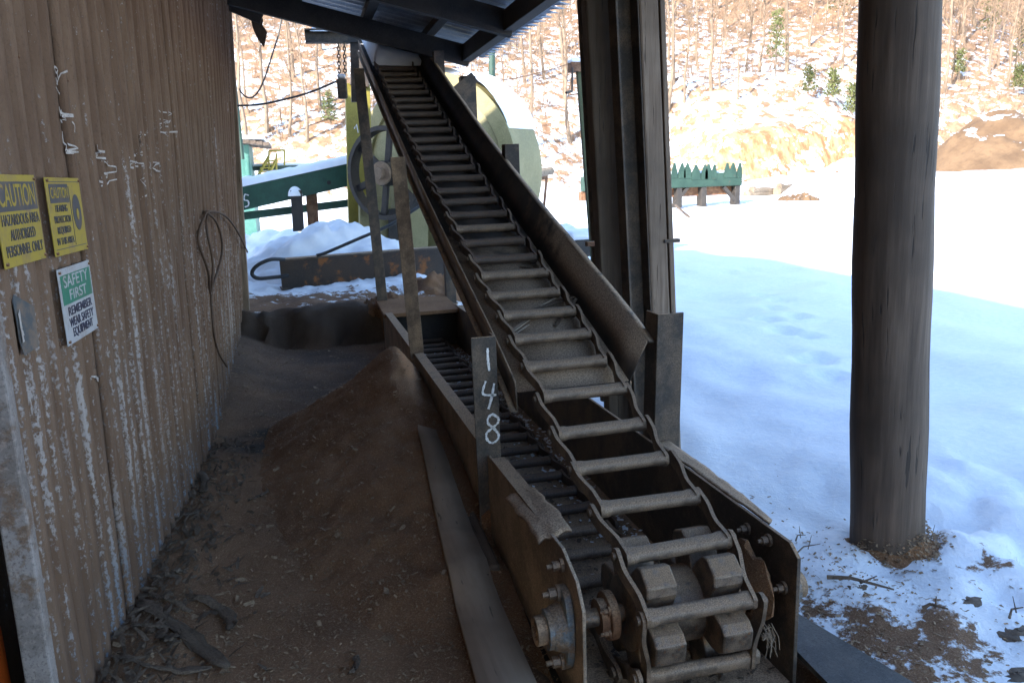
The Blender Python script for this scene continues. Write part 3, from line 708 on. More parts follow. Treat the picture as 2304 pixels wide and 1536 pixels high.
def bar_mesh(sx, mt):
    n_ = 22; vs = []; fs = []
    for i in range(n_):
        u = i/(n_-1); y = -.034+u*(.24+.064)
        k = float(sstep(.30, .74, u)); x = sx*(HWI+.006+k*(HWO-HWI))
        hh = .030*(1-.2*math.sin(math.pi*min(1, max(0, (u-.1)/.8)))) 
        if u < .08: hh *= math.sqrt(max(.05, 1-((.08-u)/.08)**2))
        if u > .92: hh *= math.sqrt(max(.05, 1-((u-.92)/.08)**2))
        for dx in (-.007, .007):
            for q in (-1, 1): vs.append((x+dx*sx, y, q*hh))
    for i in range(n_-1):
        a = i*4; b = a+4
        fs += [(a, a+1, b+1, b), (a+2, b+2, b+3, a+3), (a, b, b+2, a+2), (a+1, a+3, b+3, b+1)]
    fs += [(0, 2, 3, 1), ((n_-1)*4, (n_-1)*4+1, (n_-1)*4+3, (n_-1)*4+2)]
    mb = MB(); mb.add(vs, fs); xo = sx*(HWO+.011); mb.tube([(xo, .24, 0), (xo+sx*.012, .24, 0)], .016, 12)
    me = mb.mesh('side_bar', mt, True); return me
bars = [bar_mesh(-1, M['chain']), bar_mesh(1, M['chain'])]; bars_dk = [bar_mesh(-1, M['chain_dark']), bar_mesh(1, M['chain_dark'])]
for i in range(len(nodes)-1):
    y, z = nodes[i]; y2, z2 = nodes[i+1]
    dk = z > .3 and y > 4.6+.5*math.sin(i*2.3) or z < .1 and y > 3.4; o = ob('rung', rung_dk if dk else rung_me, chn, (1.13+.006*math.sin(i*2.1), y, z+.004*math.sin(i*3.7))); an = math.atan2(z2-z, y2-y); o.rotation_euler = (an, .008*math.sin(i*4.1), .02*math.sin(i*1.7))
    o.scale = (1, math.hypot(z2-z, y2-y)/.24, 1)
    for me in (bars_dk if dk else bars): ob('side_bar', me, o)

# ------------------------------------------------------------------ sawdust, boards and litter on the floor
sd = empty('sawdust_pile', (.62, 5.6, 0)); tag(sd, 'tall brown sawdust heap leaning against the trough side', 'sawdust pile')
gx = np.linspace(-1.0, .742, 90); gy = np.linspace(2.2, 7.4, 170); PX, PY = np.meshgrid(gx, gy, indexing='ij')
dx = np.where(PX > .56, (PX-.56)/.6, (PX-.56)/1.12); dy = np.where(PY > 5.6, (PY-5.6)/.9, (PY-5.6)/3.4)
rr = np.sqrt(dx**2+dy**2+.004)
hp = .56*np.clip(1-rr, 0, 1)**1.4+.06*np.exp(-(rr/.2)**2)
hp += np.where(rr < 1.05, (.03*nfbm(PX*2.2, PY*1.6, 51)+.012*nfbm(PX*9, PY*7, 52)+.012*nfbm(PX*24, PY*20, 53))*np.clip(1.05-rr, 0, .3)/.3, 0)
zz = ground_h(np.minimum(PX, .6), PY)+hp-.004
zz = zz-.05*sstep(.62, 1.0, rr)
o = ob('heap', grid_mesh('heap', np.stack([PX, PY, zz], -1), M['sawdust']), sd); o.matrix_parent_inverse = Matrix.Translation((-.62, -5.6, 0))
def floor_z(x, y):
    i = int(np.clip(round((x+1.0)/1.742*89), 0, 89)); j = int(np.clip(round((y-2.2)/5.2*169), 0, 169))
    return max(gz(min(x, .6), y), float(zz[i, j]) if -1 <= x <= .742 and 2.2 <= y <= 7.4 else -9)
bd = MB(); n_ = 30; P = np.zeros((2, n_, 3))
LA = [at(945, 1045, Z=.10), at(1005, 1290, Z=.06), at(1070, 1530, Z=.05)]; RA = [at(985, 1048, Z=.10), at(1095, 1290, Z=.06), at(1205, 1536, Z=.05)]
for q in range(n_):
    u = q/(n_-1)*2.25
    f = lambda A: A[0].lerp(A[1], u) if u < 1 else A[1].lerp(A[2], u-1) if u < 2 else A[2]+(A[2]-A[1])*(u-2)
    P[0, q] = f(LA); P[1, q] = f(RA)
    for s_ in (0, 1): P[s_, q, 2] = max(P[s_, q, 2], floor_z(P[s_, q, 0], P[s_, q, 1])+.022)
me = grid_mesh('floor_board', P, M['board']); o = tag(ob('floor_board', me), 'long pale dusty board lying beside the trough on sawdust', 'board')
s = o.modifiers.new('solid', 'SOLIDIFY'); s.thickness = .03; s.offset = 0
t = MB(); t.beam((.66, 3.10, .05), (.69, 5.2, .12), .08, .13); me = t.mesh('timber_sill', M['plank']); o = tag(ob('timber_sill', me), 'rough dark timber wedged along the trough foot', 'timber')
b = o.modifiers.new('bevel', 'BEVEL'); b.width = .015; b.segments = 2
# bark strips and slabs along the wall foot
deb = [((318, 1360), (510, 1490), .07, 'wide grey bark slab lying across the litter by the wall'), ((430, 1340), (520, 1400), .06, 'short bark slab above the wide grey slab'),
       ((270, 1495), (470, 1500), .035, 'long curved bark strip nearest the wall foot in front'), ((380, 1195), (445, 1155), .03, 'pale bark sliver leaning at the wall foot'),
       ((425, 1210), (445, 1150), .012, 'thin upright twig beside the pale bark sliver'), ((345, 1310), (420, 1285), .03, 'curled bark strip below the pale sliver'),
       ((440, 1060), (455, 1115), .05, 'dark bark flake standing against the wall end'), ((360, 1440), (400, 1445), .06, 'crumpled pale bark flake in front of the wide slab'),
       ((300, 1430), (385, 1420), .03, 'short straight bark stick beside the crumpled flake'), ((385, 1250), (400, 1225), .02, 'small broken twig in the wall litter'),
       ((330, 1345), (430, 1375), .025, 'narrow bark stick on the wide grey slab'), ((560, 1120), (600, 1095), .02, 'lone splinter out on the sawdust floor'), ((790, 1490), (800, 1455), .03, 'brown dry leaf curled on the sawdust in front')]
for (a, b_, wd, lab) in deb:
    A = at(*a, Z=.06); B = at(*b_, Z=.06); n_ = 12; P = np.zeros((5, n_, 3)); d_ = (B-A); sd_ = Vector((-d_.y, d_.x, 0)).normalized(); sid = random.uniform(-.05, .05)
    for j in range(n_):
        v = j/(n_-1); c_ = A+d_*v+sd_*sid*math.sin(v*math.pi)+sd_*.012*fbm(v*4, wd*90)
        fz = floor_z(c_.x, c_.y)
        for i in range(5):
            u = i/4-.5; q = c_+sd_*u*wd*(.8+.5*fbm(v*5, wd*50))*(1 if .02 < v < .98 else .55)+d_.normalized()*random.uniform(-.012, .012)
            P[i, j] = (q.x, q.y, fz+.009+.003*math.sin(u*9+v*4)+.03*v*abs(fbm(v*3, 5+wd*10))+.006*random.random())
    o = tag(ob('bark_strip', grid_mesh('bark_strip', P, M['litter'])), lab, 'bark', 'bark litter along the wall foot')
    s = o.modifiers.new('solid', 'SOLIDIFY'); s.thickness = .0035
# wood chips: far too many to count
mb = MB()
def floor_zv(x, y):
    i = np.clip(np.round((x+1.0)/1.742*89), 0, 89).astype(int); j = np.clip(np.round((y-2.2)/5.2*169), 0, 169).astype(int)
    return np.maximum(ground_h(np.minimum(x, .6), y), np.where((x >= -1) & (x <= .742) & (y >= 2.2) & (y <= 7.4), zz[i, j], -9))
def chips(x, y, z, L, wr):
    n = len(x); a = rng.uniform(0, 6.3, n); d_ = np.stack([np.cos(a), np.sin(a), rng.uniform(-.4, .4, n)], -1)*L[:, None]
    s_ = np.stack([-np.sin(a), np.cos(a), rng.uniform(-.5, .5, n)], -1)*(L*wr)[:, None]; c = np.stack([x, y, z], -1)
    q = np.stack([c-d_-s_, c+d_-s_, c+d_*.9+s_, c-d_+s_], 1).reshape(-1, 3).tolist()
    mb.add(q, [(4*i, 4*i+1, 4*i+2, 4*i+3) for i in range(n)])
n = 17000; y = 2.0+6.6*rng.random(n)**1.3; x = rng.uniform(-.82, .74, n)
L = rng.choice([.003, .004, .006, .009], n); L = np.where(rng.random(n) < .02, rng.uniform(.012, .024, n), L)
chips(x, y, floor_zv(x, y)+.005, L, rng.uniform(.2, .5, n))
n = 1500; x = 1.62+np.abs(rng.normal(0, .45, n)); y = np.clip(rng.normal(2.35, .45, n), 1.5, 9)
chips(x, y, ground_h(x, y)+.004, rng.choice([.004, .006, .009], n), rng.uniform(.3, .6, n))
n = 700; a = rng.uniform(3.2, 6.2, n); r_ = .145+np.abs(rng.normal(0, .045, n)); x = 2.46+r_*np.cos(a); y = 2.84+r_*np.sin(a)
chips(x, y, ground_h(x, y)+.006+np.clip(.2-r_, 0, 1)*rng.random(n)*2.2, rng.choice([.004, .006, .008], n), rng.uniform(.4, .7, n))
tag(mb.build('wood_chips', M['chip']), 'pale wood chips and splinters strewn over floor and snow', 'wood chips', kind='stuff')
mb = MB()
for k in range(900):
    y = random.uniform(2.3, 5.6); x = -.80+abs(random.gauss(0, .17)); z = floor_z(x, y)+.008+.03*random.random()*max(0, 1-(x+.8)*4)
    L = random.uniform(.01, .05); wd = random.uniform(.002, .009); a = random.gauss(1.2, .7); d_ = Vector((math.cos(a), math.sin(a), random.uniform(-.25, .35)))*L; s_ = Vector((-math.sin(a), math.cos(a), random.uniform(-.5, .5)))*wd; c = Vector((x, y, z))
    mb.add([c-d_-s_, c-d_*.2-s_*1.3+Vector((0, 0, .006)), c+d_-s_*.4, c+d_+s_*.5, c-d_*.1+s_*1.2+Vector((0, 0, .004)), c-d_+s_*.7], [(0, 1, 4, 5), (1, 2, 3, 4)])
tag(mb.build('bark_litter', M['litter']), 'bark flakes and slivers heaped along the wall foot', 'litter', kind='stuff')
# low heap of dirt round the pole foot
P = np.zeros((40, 8, 3))
for i in range(40):
    a = 2*math.pi*i/39
    for j in range(8):
        rr_ = .13+.10*j/7; x = 2.46+rr_*math.cos(a); y = 2.84+rr_*math.sin(a); fr = .5-.5*math.sin(a)
        P[i, j] = (x, y, gz(x, y)-.015+(.01+.07*fr)*(1-j/7)**1.5+.02*fbm(x*13, y*13))
tag(ob('dirt_mound', grid_mesh('dirt_mound', P, M['sawdust'])), 'small mound of wood dirt round the foot of the thick pole', 'dirt mound')
for i, (a, b_, r_, lab) in enumerate([((1860, 1312), (2010, 1345), .009, 'forked dark stick lying in the dirty snow below the pole'), ((1790, 1222), (1812, 1218), .004, 'tiny dry sprig poking from snow by the trough'), ((1790, 1252), (1845, 1240), .004, 'thin grass stem on snow between trough and pole'), ((2060, 1240), (2125, 1228), .004, 'thin twig on snow behind the thick pole'), ((2075, 1385), (2130, 1400), .008, 'short stick in the snow right of the forked stick'), ((2270, 1400), (2300, 1385), .005, 'small twig near the right edge of the snow')]):
    A = at(*a, Z=.06); B = at(*b_, Z=.06); A.z = gz(A.x, A.y)+.02; B.z = gz(B.x, B.y)+.035
    t = MB(); t.tube([A, A.lerp(B, .4)+Vector((0, .015, .01)), B], [r_, r_*.8, r_*.4], 6); q = A.lerp(B, .5); t.tube([q, q+(B-A)*.35+Vector((.0, .04, .03))], [r_*.6, r_*.25], 5)
    tag(t.build('stick', M['plank']), lab, 'stick', 'sticks in the near snow')
for i, (px, py, s_, lab) in enumerate([(2175, 1360, .06, 'dark clod of bark in the snow right of the pole'), (2290, 1425, .08, 'dark clod at the right edge of the snow'), (1925, 1330, .05, 'small brown clod beside the forked stick'), (2290, 1510, .07, 'greyish lump in the lower right corner')]):
    A = at(px, py, Z=.05); vs = []; fs = []; n_ = 12
    for a_ in range(7):
        for j in range(n_):
            th = a_/6*math.pi*.5; ph = 2*math.pi*j/n_; rr_ = s_*(1+.5*fbm(ph*1.2, a_*.7, i)); vs.append((A.x+rr_*math.cos(ph)*math.cos(th), A.y+.6*rr_*math.sin(ph)*math.cos(th), gz(A.x, A.y)-.01+rr_*.22*math.sin(th)))
    t = MB(); t.add(vs, [(a_*n_+j, a_*n_+(j+1) % n_, (a_+1)*n_+(j+1) % n_, (a_+1)*n_+j) for a_ in range(6) for j in range(n_)])
    tag(t.build('clod', M['plank'], None, True), lab, 'clod', 'dark clods in the near snow')
t = MB(); A = [at(1798, 1400, Z=.12), at(1845, 1398, Z=.12), at(1925, 1536, Z=.03), at(1790, 1536, Z=.03)]
A = [Vector((1.535, 2.6, .10)), Vector((1.60, 2.6, .10)), Vector((1.86, 1.75, .05)), Vector((1.535, 1.75, .05))]
plate(t, A, .02); tag(t.build('ground_plate', M['plain_steel']), 'dark sloping steel plate on the ground right of the sprocket', 'plate')

# ------------------------------------------------------------------ signs on the wall
def text_mesh(s, size, mat, sx=1., bold=.0):
    cu = bpy.data.curves.new('lettering', 'FONT'); cu.body = s; cu.size = size; cu.align_x = 'CENTER'; cu.align_y = 'CENTER'; cu.offset = bold; cu.extrude = .0006
    o = bpy.data.objects.new('tmp', cu); col.objects.link(o)
    bpy.context.view_layer.update()
    me = bpy.data.meshes.new_from_object(o); bpy.data.objects.remove(o)
    for v in me.vertices: v.co.x *= sx
    me.materials.clear(); me.materials.append(mat); return me
def sign(name, label, corner, wd, ht, base, tilt=0.):
    """corner: photo pixel of the sign's lower left corner"""
    p = at(*corner, X=-.80); p = at(*corner, X=wall_x(p.y, p.z)+.028); xw = wall_x(p.y+wd/2, p.z)+.028
    e = empty(name, (xw, p.y, p.z)); tag(e, label, 'sign', 'safety signs on the ribbed wall')
    yaw = (wall_x(p.y+wd, p.z)-wall_x(p.y, p.z))/wd
    Mx = Matrix(((yaw, .0, 1), (1, 0, -yaw), (0, 1, 0))).to_4x4()
    e.matrix_world = Matrix.Translation((xw, p.y, p.z)) @ Mx @ Matrix.Rotation(tilt, 4, 'Z')
    t = MB(); t.box((wd/2, ht/2, 0), (wd, ht, .004)); t.build('plate', base, e, bev=.0015)
    return e
def put(e, name, me, x, y, z=.0035): o = ob(name, me, e, (x, y, z)); return o
def rect(w_, h_, mat): t = MB(); t.box((0, 0, 0), (w_, h_, .0012)); return t.mesh('panel', mat)
def fit(s, width, size, mat, bold=.0):
    me = text_mesh(s, size, mat, 1., bold); xs_ = [v.co.x for v in me.vertices]; k = width/(max(xs_)-min(xs_))
    for v in me.vertices: v.co.x *= k
    return me
def screw(e, pts):
    for x, y in pts:
        t = MB(); t.tube([(0, 0, 0), (0, 0, .006)], .005, 10); put(e, 'screw', t.mesh('screw', M['rusty']), x, y, .002)
s1 = sign('caution_sign', 'yellow caution sign, hazardous area authorized personnel only, cut by the left edge', (10, 607), .356, .254, M['sign_yellow'])
put(s1, 'header', rect(.335, .082, M['sign_black']), .178, .193, .0026); put(s1, 'lettering', fit('CAUTION', .30, .088, M['sign_yellow'], .0008), .178, .193)
for s_, w_, y in (('HAZARDOUS AREA', .315, .127), ('AUTHORIZED', .21, .085), ('PERSONNEL ONLY', .31, .042)):
    put(s1, 'lettering', fit(s_, w_, .044, M['sign_black'], .0002), .18, y)
screw(s1, ((.012, .012), (.344, .012), (.012, .242), (.344, .242)))
s2 = sign('caution_sign', 'yellow caution sign with ear muff picture, hearing protection required', (122, 579), .356, .254, M['sign_yellow'], -.005)
put(s2, 'header', rect(.19, .062, M['sign_black']), .118, .202, .0026); put(s2, 'lettering', fit('CAUTION', .175, .05, M['sign_yellow'], .0004), .118, .202)
for s_, w_, y in (('HEARING', .12, .152), ('PROTECTION', .165, .116), ('REQUIRED', .135, .081), ('IN THIS AREA', .175, .045)):
    put(s2, 'lettering', fit(s_, w_, .033, M['sign_black'], .0001), .118, y)
t = MB(); t.tube([(0, 0, 0), (0, 0, .0012)], 1, 28); me = t.mesh('head', M['sign_black'])
for v in me.vertices: v.co.x *= .045; v.co.y *= .062
put(s2, 'picture', me, .283, .135, .0022)
t = MB(); t.tube([(0, 0, 0), (0, 0, .0012)], 1, 20); me = t.mesh('cup', M['sign_yellow'])
for v in me.vertices: v.co.x *= .012; v.co.y *= .02
put(s2, 'picture', me, .283, .128, .0040)
put(s2, 'border', rect(.325, .0025, M['sign_black']), .178, .021, .0026); put(s2, 'border', rect(.0025, .2, M['sign_black']), .222, .125, .0026); put(s2, 'border', rect(.325, .0025, M['sign_black']), .178, .24, .0026)
screw(s2, ((.012, .01), (.344, .01), (.012, .244), (.344, .244)))
s3 = sign('safety_sign', 'white and green safety first sign below the two yellow signs', (150, 780), .356, .254, M['sign_white'], .0)
put(s3, 'header', rect(.325, .098, M['sign_green']), .178, .182, .0026)
put(s3, 'lettering', fit('SAFETY', .27, .056, M['sign_white'], .0003), .172, .206); put(s3, 'lettering', fit('FIRST', .19, .05, M['sign_white'], .0003), .178, .159)
for s_, w_, y in (('REMEMBER', .265, .107), ('WEAR SAFETY', .27, .069), ('EQUIPMENT', .225, .034)):
    put(s3, 'lettering', fit(s_, w_, .042, M['sign_navy'], .0003), .18, y)
screw(s3, ((.012, .012), (.344, .012), (.012, .242), (.344, .242)))
# torn label left of the safety sign
e = empty('torn_label', (0, 0, 0)); tag(e, 'torn grey label remnant with a letter below the left caution sign', 'label')
def on_wall2(px, py, d=.010): X, y, z = on_wall(px, py); return Vector((X+d-.012+.012, y, z))
t = MB(); plate(t, [on_wall2(*p, .004) for p in ((25, 675), (42, 662), (54, 690), (60, 740), (66, 780), (52, 800), (42, 770), (34, 720))][::-1], .002); t.build('backing', M['sign_grey'], e)
mb = MB()
for st in ([[(36, 702), (40, 735), (46, 770)]], [[(36, 703), (46, 700), (50, 720), (50, 745), (44, 750)]]):
    for s_ in st: stroke(mb, smooth_pts([(*p, 0) for p in s_], 4), .016, Vector((1, 0, 0)), lambda x, y, z=0: on_wall2(x, y, .009))
mb.build('lettering', M['scratch'], e)
# looped cable hanging on the wall
cab = empty('hanging_cable', (0, 0, 0)); tag(cab, 'brown cable looped over a nail on the ribbed wall', 'cable')
def wp_(px, py, d=.02): X, y, z = on_wall(px, py); return Vector((X+d, y, z))
t = MB(); t.tube(smooth_pts([wp_(543, 568, .05), wp_(520, 520, .06), wp_(490, 487, .06), wp_(462, 476, .05), wp_(448, 490, .03), wp_(447, 540, .02), wp_(455, 610, .02), wp_(466, 660, .02), wp_(470, 640, .03), wp_(482, 580, .03), wp_(483, 540, .035), wp_(474, 500, .04), wp_(458, 478, .04)], 6), .009, 8); t.build('loop', M['rope'], cab, True)
t = MB(); t.tube(smooth_pts([wp_(462, 478, .03), wp_(455, 520, .03), wp_(462, 590, .03), wp_(468, 665, .02), wp_(470, 700, .02), wp_(476, 750, .02), wp_(486, 795, .02), wp_(500, 825, .03)], 6), .008, 8); t.build('tail', M['rope'], cab, True)
# dark doorway things at the lower left corner
t = MB(); t.box((-1.12, 1.92, .45), (.4, .28, .62)); tag(t.build('timber_block', M['brownpost'], bev=.01), 'dark brown timber block in the doorway at lower left', 'timber')
p = at(4, 1500, Z=.35); t = MB(); t.tube([(p.x-.09, p.y, 0), (p.x-.09, p.y, .46), (p.x-.09, p.y, .48)], [.1, .1, .09], 24); tag(t.build('orange_bucket', M['orange'], None, True), 'orange plastic tub just showing at the lower left corner', 'tub')

# ------------------------------------------------------------------ conveyor head, hoist and snow lid
def snow_slab(name, pts_fn, nu, nv, label, cat='snow', mat=None, parent=None):
    P = np.array([[pts_fn(i/(nu-1), j/(nv-1)) for j in range(nv)] for i in range(nu)])
    o = ob(name, grid_mesh(name, P, mat or M['snow']), parent)
    if label: tag(o, label, cat)
    return o
def lid(u, v):
    y = 9.25+1.6*v; x = .90+.56*u; edge = min(1, 6*min(u, 1-u, (1-v), v*1.5)+.02)
    return (x, y, chain_z(y)-.03+(.16+.05*fbm(u*2, v*3))*edge**.5)
snow_slab('lid_snow', lid, 26, 40, 'rounded snow covering the top end of the inclined conveyor')
hd = empty('hoist_beam', (0, 0, 0)); tag(hd, 'short dark steel beam with hoist chain at the conveyor top', 'hoist')
a = at(686, 82, Y=10.6); b_ = at(806, 82, Y=10.6)
t = MB(); 
for dz, wd, hh in ((.07, .14, .018), (0, .014, .13), (-.07, .14, .018)): t.beam(a+Vector((0, 0, dz)), b_+Vector((.1, 0, dz)), wd, hh)
t.build('beam', M['dark_steel'], hd)
t = MB(); p0 = at(797, 95, Y=10.6); p1 = at(800, 230, Y=10.6); t.beam(p0, p1, .1, .09, (0, 1, 0)); t.build('post', M['dark_steel'], hd)
c0 = at(768, 98, Y=10.55); c1 = at(770, 172, Y=10.55)
for side in (-.035, .035):
    for k in range(9):
        q = c0.lerp(c1, (k+.5)/9); t = MB(); L_ = (c1-c0).length/9*.62; ang = [(math.cos(x)*.016, math.sin(x)*L_) for x in np.linspace(0, 2*math.pi, 11)]
        t.tube([q+Vector((side+(p_[0] if k % 2 else 0), 0 if k % 2 else p_[0], p_[1])) for p_ in ang], .008, 5, False); t.build('chain_link', M['dark_steel'], hd)
t = MB(); q = at(770, 200, Y=10.55); t.box(q, (.12, .1, .24)); t.build('hoist_block', M['dark_steel'], hd, bev=.02)
t = MB(); q = at(768, 172, Y=10.55); t.box(q, (.1, .1, .05)); t.build('snow_cap', M['snow'], hd, bev=.02)
A_ = at(700, 70, Y=10.6)
def hs(u, v): return (A_.x-.02+.42*u, 10.53+.14*v, A_.z-.015+.11*math.sin(math.pi*u)**.5*math.sin(math.pi*v)**.5)
snow_slab('beam_snow', hs, 16, 8, 'cap of snow on the short hoist beam')

# ------------------------------------------------------------------ chipper with flywheel
chp = empty('chipper', (0, 0, 0)); tag(chp, 'yellow wood chipper with large spoked flywheel behind the conveyor', 'chipper')
WY = 12.9; WC = at(871, 390, Y=WY); ax = Vector((-.70, -.71, 0)); side = Vector((.71, -.70, 0)); up = Vector((0, 0, 1)); WR = 104/1800*WY*.97
wh = empty('flywheel', WC, chp)
t = MB(); t.ring((0, 0, 0), ax, WR*.90, WR, .20, 56); t.build('rim', M['cast'], wh, True)
t = MB(); t.ring(ax*.101, ax, WR*.905, WR*.995, .006, 56); t.build('rim_face', M['cast'], wh, True)
for k in range(6):
    a = math.radians(20+60*k); d_ = side*math.cos(a)+up*math.sin(a); t = MB(); t.beam(d_*WR*.2, d_*WR*.93, .11, .05, ax); t.build('spoke', M['cast'], wh, bev=.01)
t = MB(); t.tube([-ax*.1, ax*.12], WR*.27, 32); t.build('hub', M['cast'], wh, True)
t = MB(); t.ring(ax*.14, ax, WR*.12, WR*.25, .05, 32); t.build('hub_ring', M['tan_cast'], wh, True)
t = MB(); t.tube([ax*.1, ax*.24], WR*.12, 20); t.build('shaft_end', M['tan_cast'], wh, True)
HC = WC-ax*1.2+Vector((.32, .1, -.02)); HR = 1.58
t = MB(); t.tube([HC-ax*.45, HC-ax*.42, HC+ax*.42, HC+ax*.45], [HR*.97, HR, HR, HR*.97], 64); t.build('housing', M['cream'], chp, True)
t = MB(); t.ring(HC+ax*.47, ax, HR*.86, HR*1.02, .04, 64); t.build('housing_flange', M['cream'], chp, True)
a = at(804, 190, Y=13.9); b_ = at(812, 545, Y=13.9); t = MB(); t.beam(a, b_+(b_-a)*.15, .40, .22, (0, 1, 0)); t.build('column', M['yellow'], chp, bev=.01)
a = at(812, 135, Y=13.8); b_ = at(808, 195, Y=13.8); t = MB(); t.beam(a, b_, .3, .2, (0, 1, 0)); t.build('column_cap', M['dark_steel'], chp, bev=.01)
t = MB(); 
for px in (842, 925): a = at(px, 440, Y=13.6); b_ = at(px, 560, Y=13.6); t.beam(a, b_+(b_-a)*.4, .5, .5, (0, 1, 0))
t.build('base', M['cream'], chp)
t = MB(); a = at(885, 470, Y=13.4); b_ = at(885, 600, Y=13.4); t.beam(a, b_, .18, .3, (0, 1, 0)); t.build('base_post', M['black_steel'], chp)
mb = MB()
for s_ in ([(797, 290), (802, 280), (806, 299)], [(812, 282), (810, 294), (820, 294)], [(818, 284), (816, 302)]):
    stroke(mb, [(*p, 0) for p in s_], .02, Vector((0, -1, 0)), lambda x, y, z=0: tuple(at(x, y, Y=13.77)))
mb.build('chalk_mark', M['chalk'], chp)
def hsn(u, v):
    a = math.radians(-8+104*u); w_ = (v-.5)*.92; th = .10*math.sin(math.pi*u)**.4*(1+.3*fbm(u*6, v*2))
    p = HC+ax*w_+(side*-math.cos(math.radians(90)-a+math.radians(90))*1+up*math.sin(a+math.radians(45)*0+0))*0
    d_ = -side*math.cos(math.radians(60)+a*1.0)+up*math.sin(math.radians(60)+a*1.0)
    return tuple(HC+ax*w_+d_*(HR+.01+th))
snow_slab('housing_snow', hsn, 40, 8, 'sheet of snow sliding off the round chipper housing')

# ------------------------------------------------------------------ green infeed, snow heap, rusty beam
gr = empty('green_infeed', (0, 0, 0)); tag(gr, 'dark green steel box beam conveyor rising to the chipper', 'conveyor')
GY = 14.5
a = at(535, 448, Y=GY); b_ = at(800, 388, Y=GY); t = MB(); t.beam(a, b_, .3, .40); t.build('box_beam', M['green'], gr, bev=.01)
t = MB(); t.beam(at(540, 487, Y=GY+.1), at(800, 455, Y=GY+.1), .12, .13); t.build('lower_rail', M['green'], gr)
for px, dy in ((668, 0), (702, .35)):
    t = MB(); t.beam(at(px-2, 428, Y=GY-.25+dy), at(px+4, 520, Y=GY-.25+dy), .19, .16, (0, 1, 0)); t.build('leg', M['black_steel'] if dy == 0 else M['rusty'], gr, bev=.01)
mb = MB()
stroke(mb, smooth_pts([(560, 440, 0), (551, 438, 0), (550, 450, 0), (558, 452, 0), (559, 462, 0), (551, 466, 0)], 5), .02, Vector((0, -1, 0)), lambda x, y, z=0: tuple(at(x, y, Y=GY-.16)))
mb.build('chalk_mark', M['chalk'], gr)
t = MB(); t.ring(at(740, 411, Y=GY-.155), (0, 1, 0), .0, .035, .01, 16); t.build('hole', M['rubber'], gr)
A_ = at(535, 420, Y=GY); B_ = at(800, 362, Y=GY)
def gs(u, v): p = A_.lerp(B_, u); e_ = math.sin(math.pi*v)**.6; return (p.x, GY-.17+.34*v, p.z-.02+(.15+.03*fbm(u*9, 1))*e_)
snow_slab('infeed_snow', gs, 40, 9, 'strip of snow along the top of the green box beam')
q = at(664, 437, Y=GY-.25)
def cap(u, v): a = 2*math.pi*u; r_ = .12*math.sin(math.pi/2*(1-v)) if v < 1 else 0; return (q.x+r_*math.cos(a), GY-.25+r_*math.sin(a), q.z-.03+.16*math.sin(math.pi/2*v))
snow_slab('leg_snow', cap, 18, 8, 'dome of snow on the infeed leg top')
def heap_at(px, py, Y, rx, ry, h, name, label, mat='snow', seed=0, n=34, cat='snow'):
    c = at(px, py, Y=Y); g_ = np.linspace(-1, 1, n); ux, uy = np.meshgrid(g_, g_, indexing='ij'); G = ground_h(c.x+ux*rx, Y+uy*ry)
    def f(u, v):
        x = (u*2-1); y = (v*2-1); r_ = math.hypot(x, y); X = c.x+x*rx; Y_ = Y+y*ry; gq = G[int(round(u*(n-1))), int(round(v*(n-1)))]
        k = max(0, 1-r_)**.9; return (X, Y_, gq-.04+(h*k*(1+.45*fbm(x*2.2+seed, y*2.2)))+.07*min(1, k*4)*fbm(x*6+seed, y*6))
    return snow_slab(name, f, n, n, label, cat, M[mat])
heap_at(745, 590, 12.7, 2.1, 1.5, .72, 'snow_heap', 'lumpy heap of shaded snow in front of the green infeed', seed=3, n=60)
heap_at(590, 560, 16.5, 1.6, 1.6, .5, 'snow_heap', 'low snow heap under the left end of the green infeed', seed=8)
rb = empty('rusty_beam', (0, 0, 0)); tag(rb, 'rusty steel channel beam lying across the snowy bank', 'beam')
a = at(632, 618, Y=11.0); b_ = at(1020, 585, Y=11.4); t = MB(); t.beam(a, b_, .05, .36); t.build('web', M['rustdark'], rb, bev=.006)
t = MB(); t.beam(a+Vector((-.02, .09, .19)), b_+Vector((0, .09, .19)), .22, .025); t.build('flange', M['dark_steel'], rb, bev=.004)
t = MB(); t.beam(a+Vector((-.02, .09, -.19)), b_+Vector((0, .09, -.19)), .22, .025); t.build('flange', M['dark_steel'], rb)
h_ = empty('black_hose', (0, 0, 0)); tag(h_, 'black hose looping off the end of the rusty beam', 'hose')
t = MB(); t.tube(smooth_pts([at(950, 460, Y=11.2), at(880, 505, Y=11.1), at(800, 540, Y=11.0), at(735, 568, Y=10.95), at(712, 575, Y=10.95)], 6), .022, 8); t.build('straight_run', M['rubber'], h_, True)
t = MB(); t.tube(smooth_pts([at(640, 584, Y=10.9), at(608, 584, Y=10.8), at(578, 598, Y=10.75), at(567, 615, Y=10.75), at(580, 626, Y=10.75), at(615, 624, Y=10.8), at(650, 620, Y=10.85)], 6), .025, 8); t.build('loop', M['rubber'], h_, True)
t = MB(); t.box((1.125, 8.22, .19), (.735, .012, .36)); t.build('hollow_shade_panel', M['black_steel'], cv)  # near-black panel standing in for the shade inside the far trough end
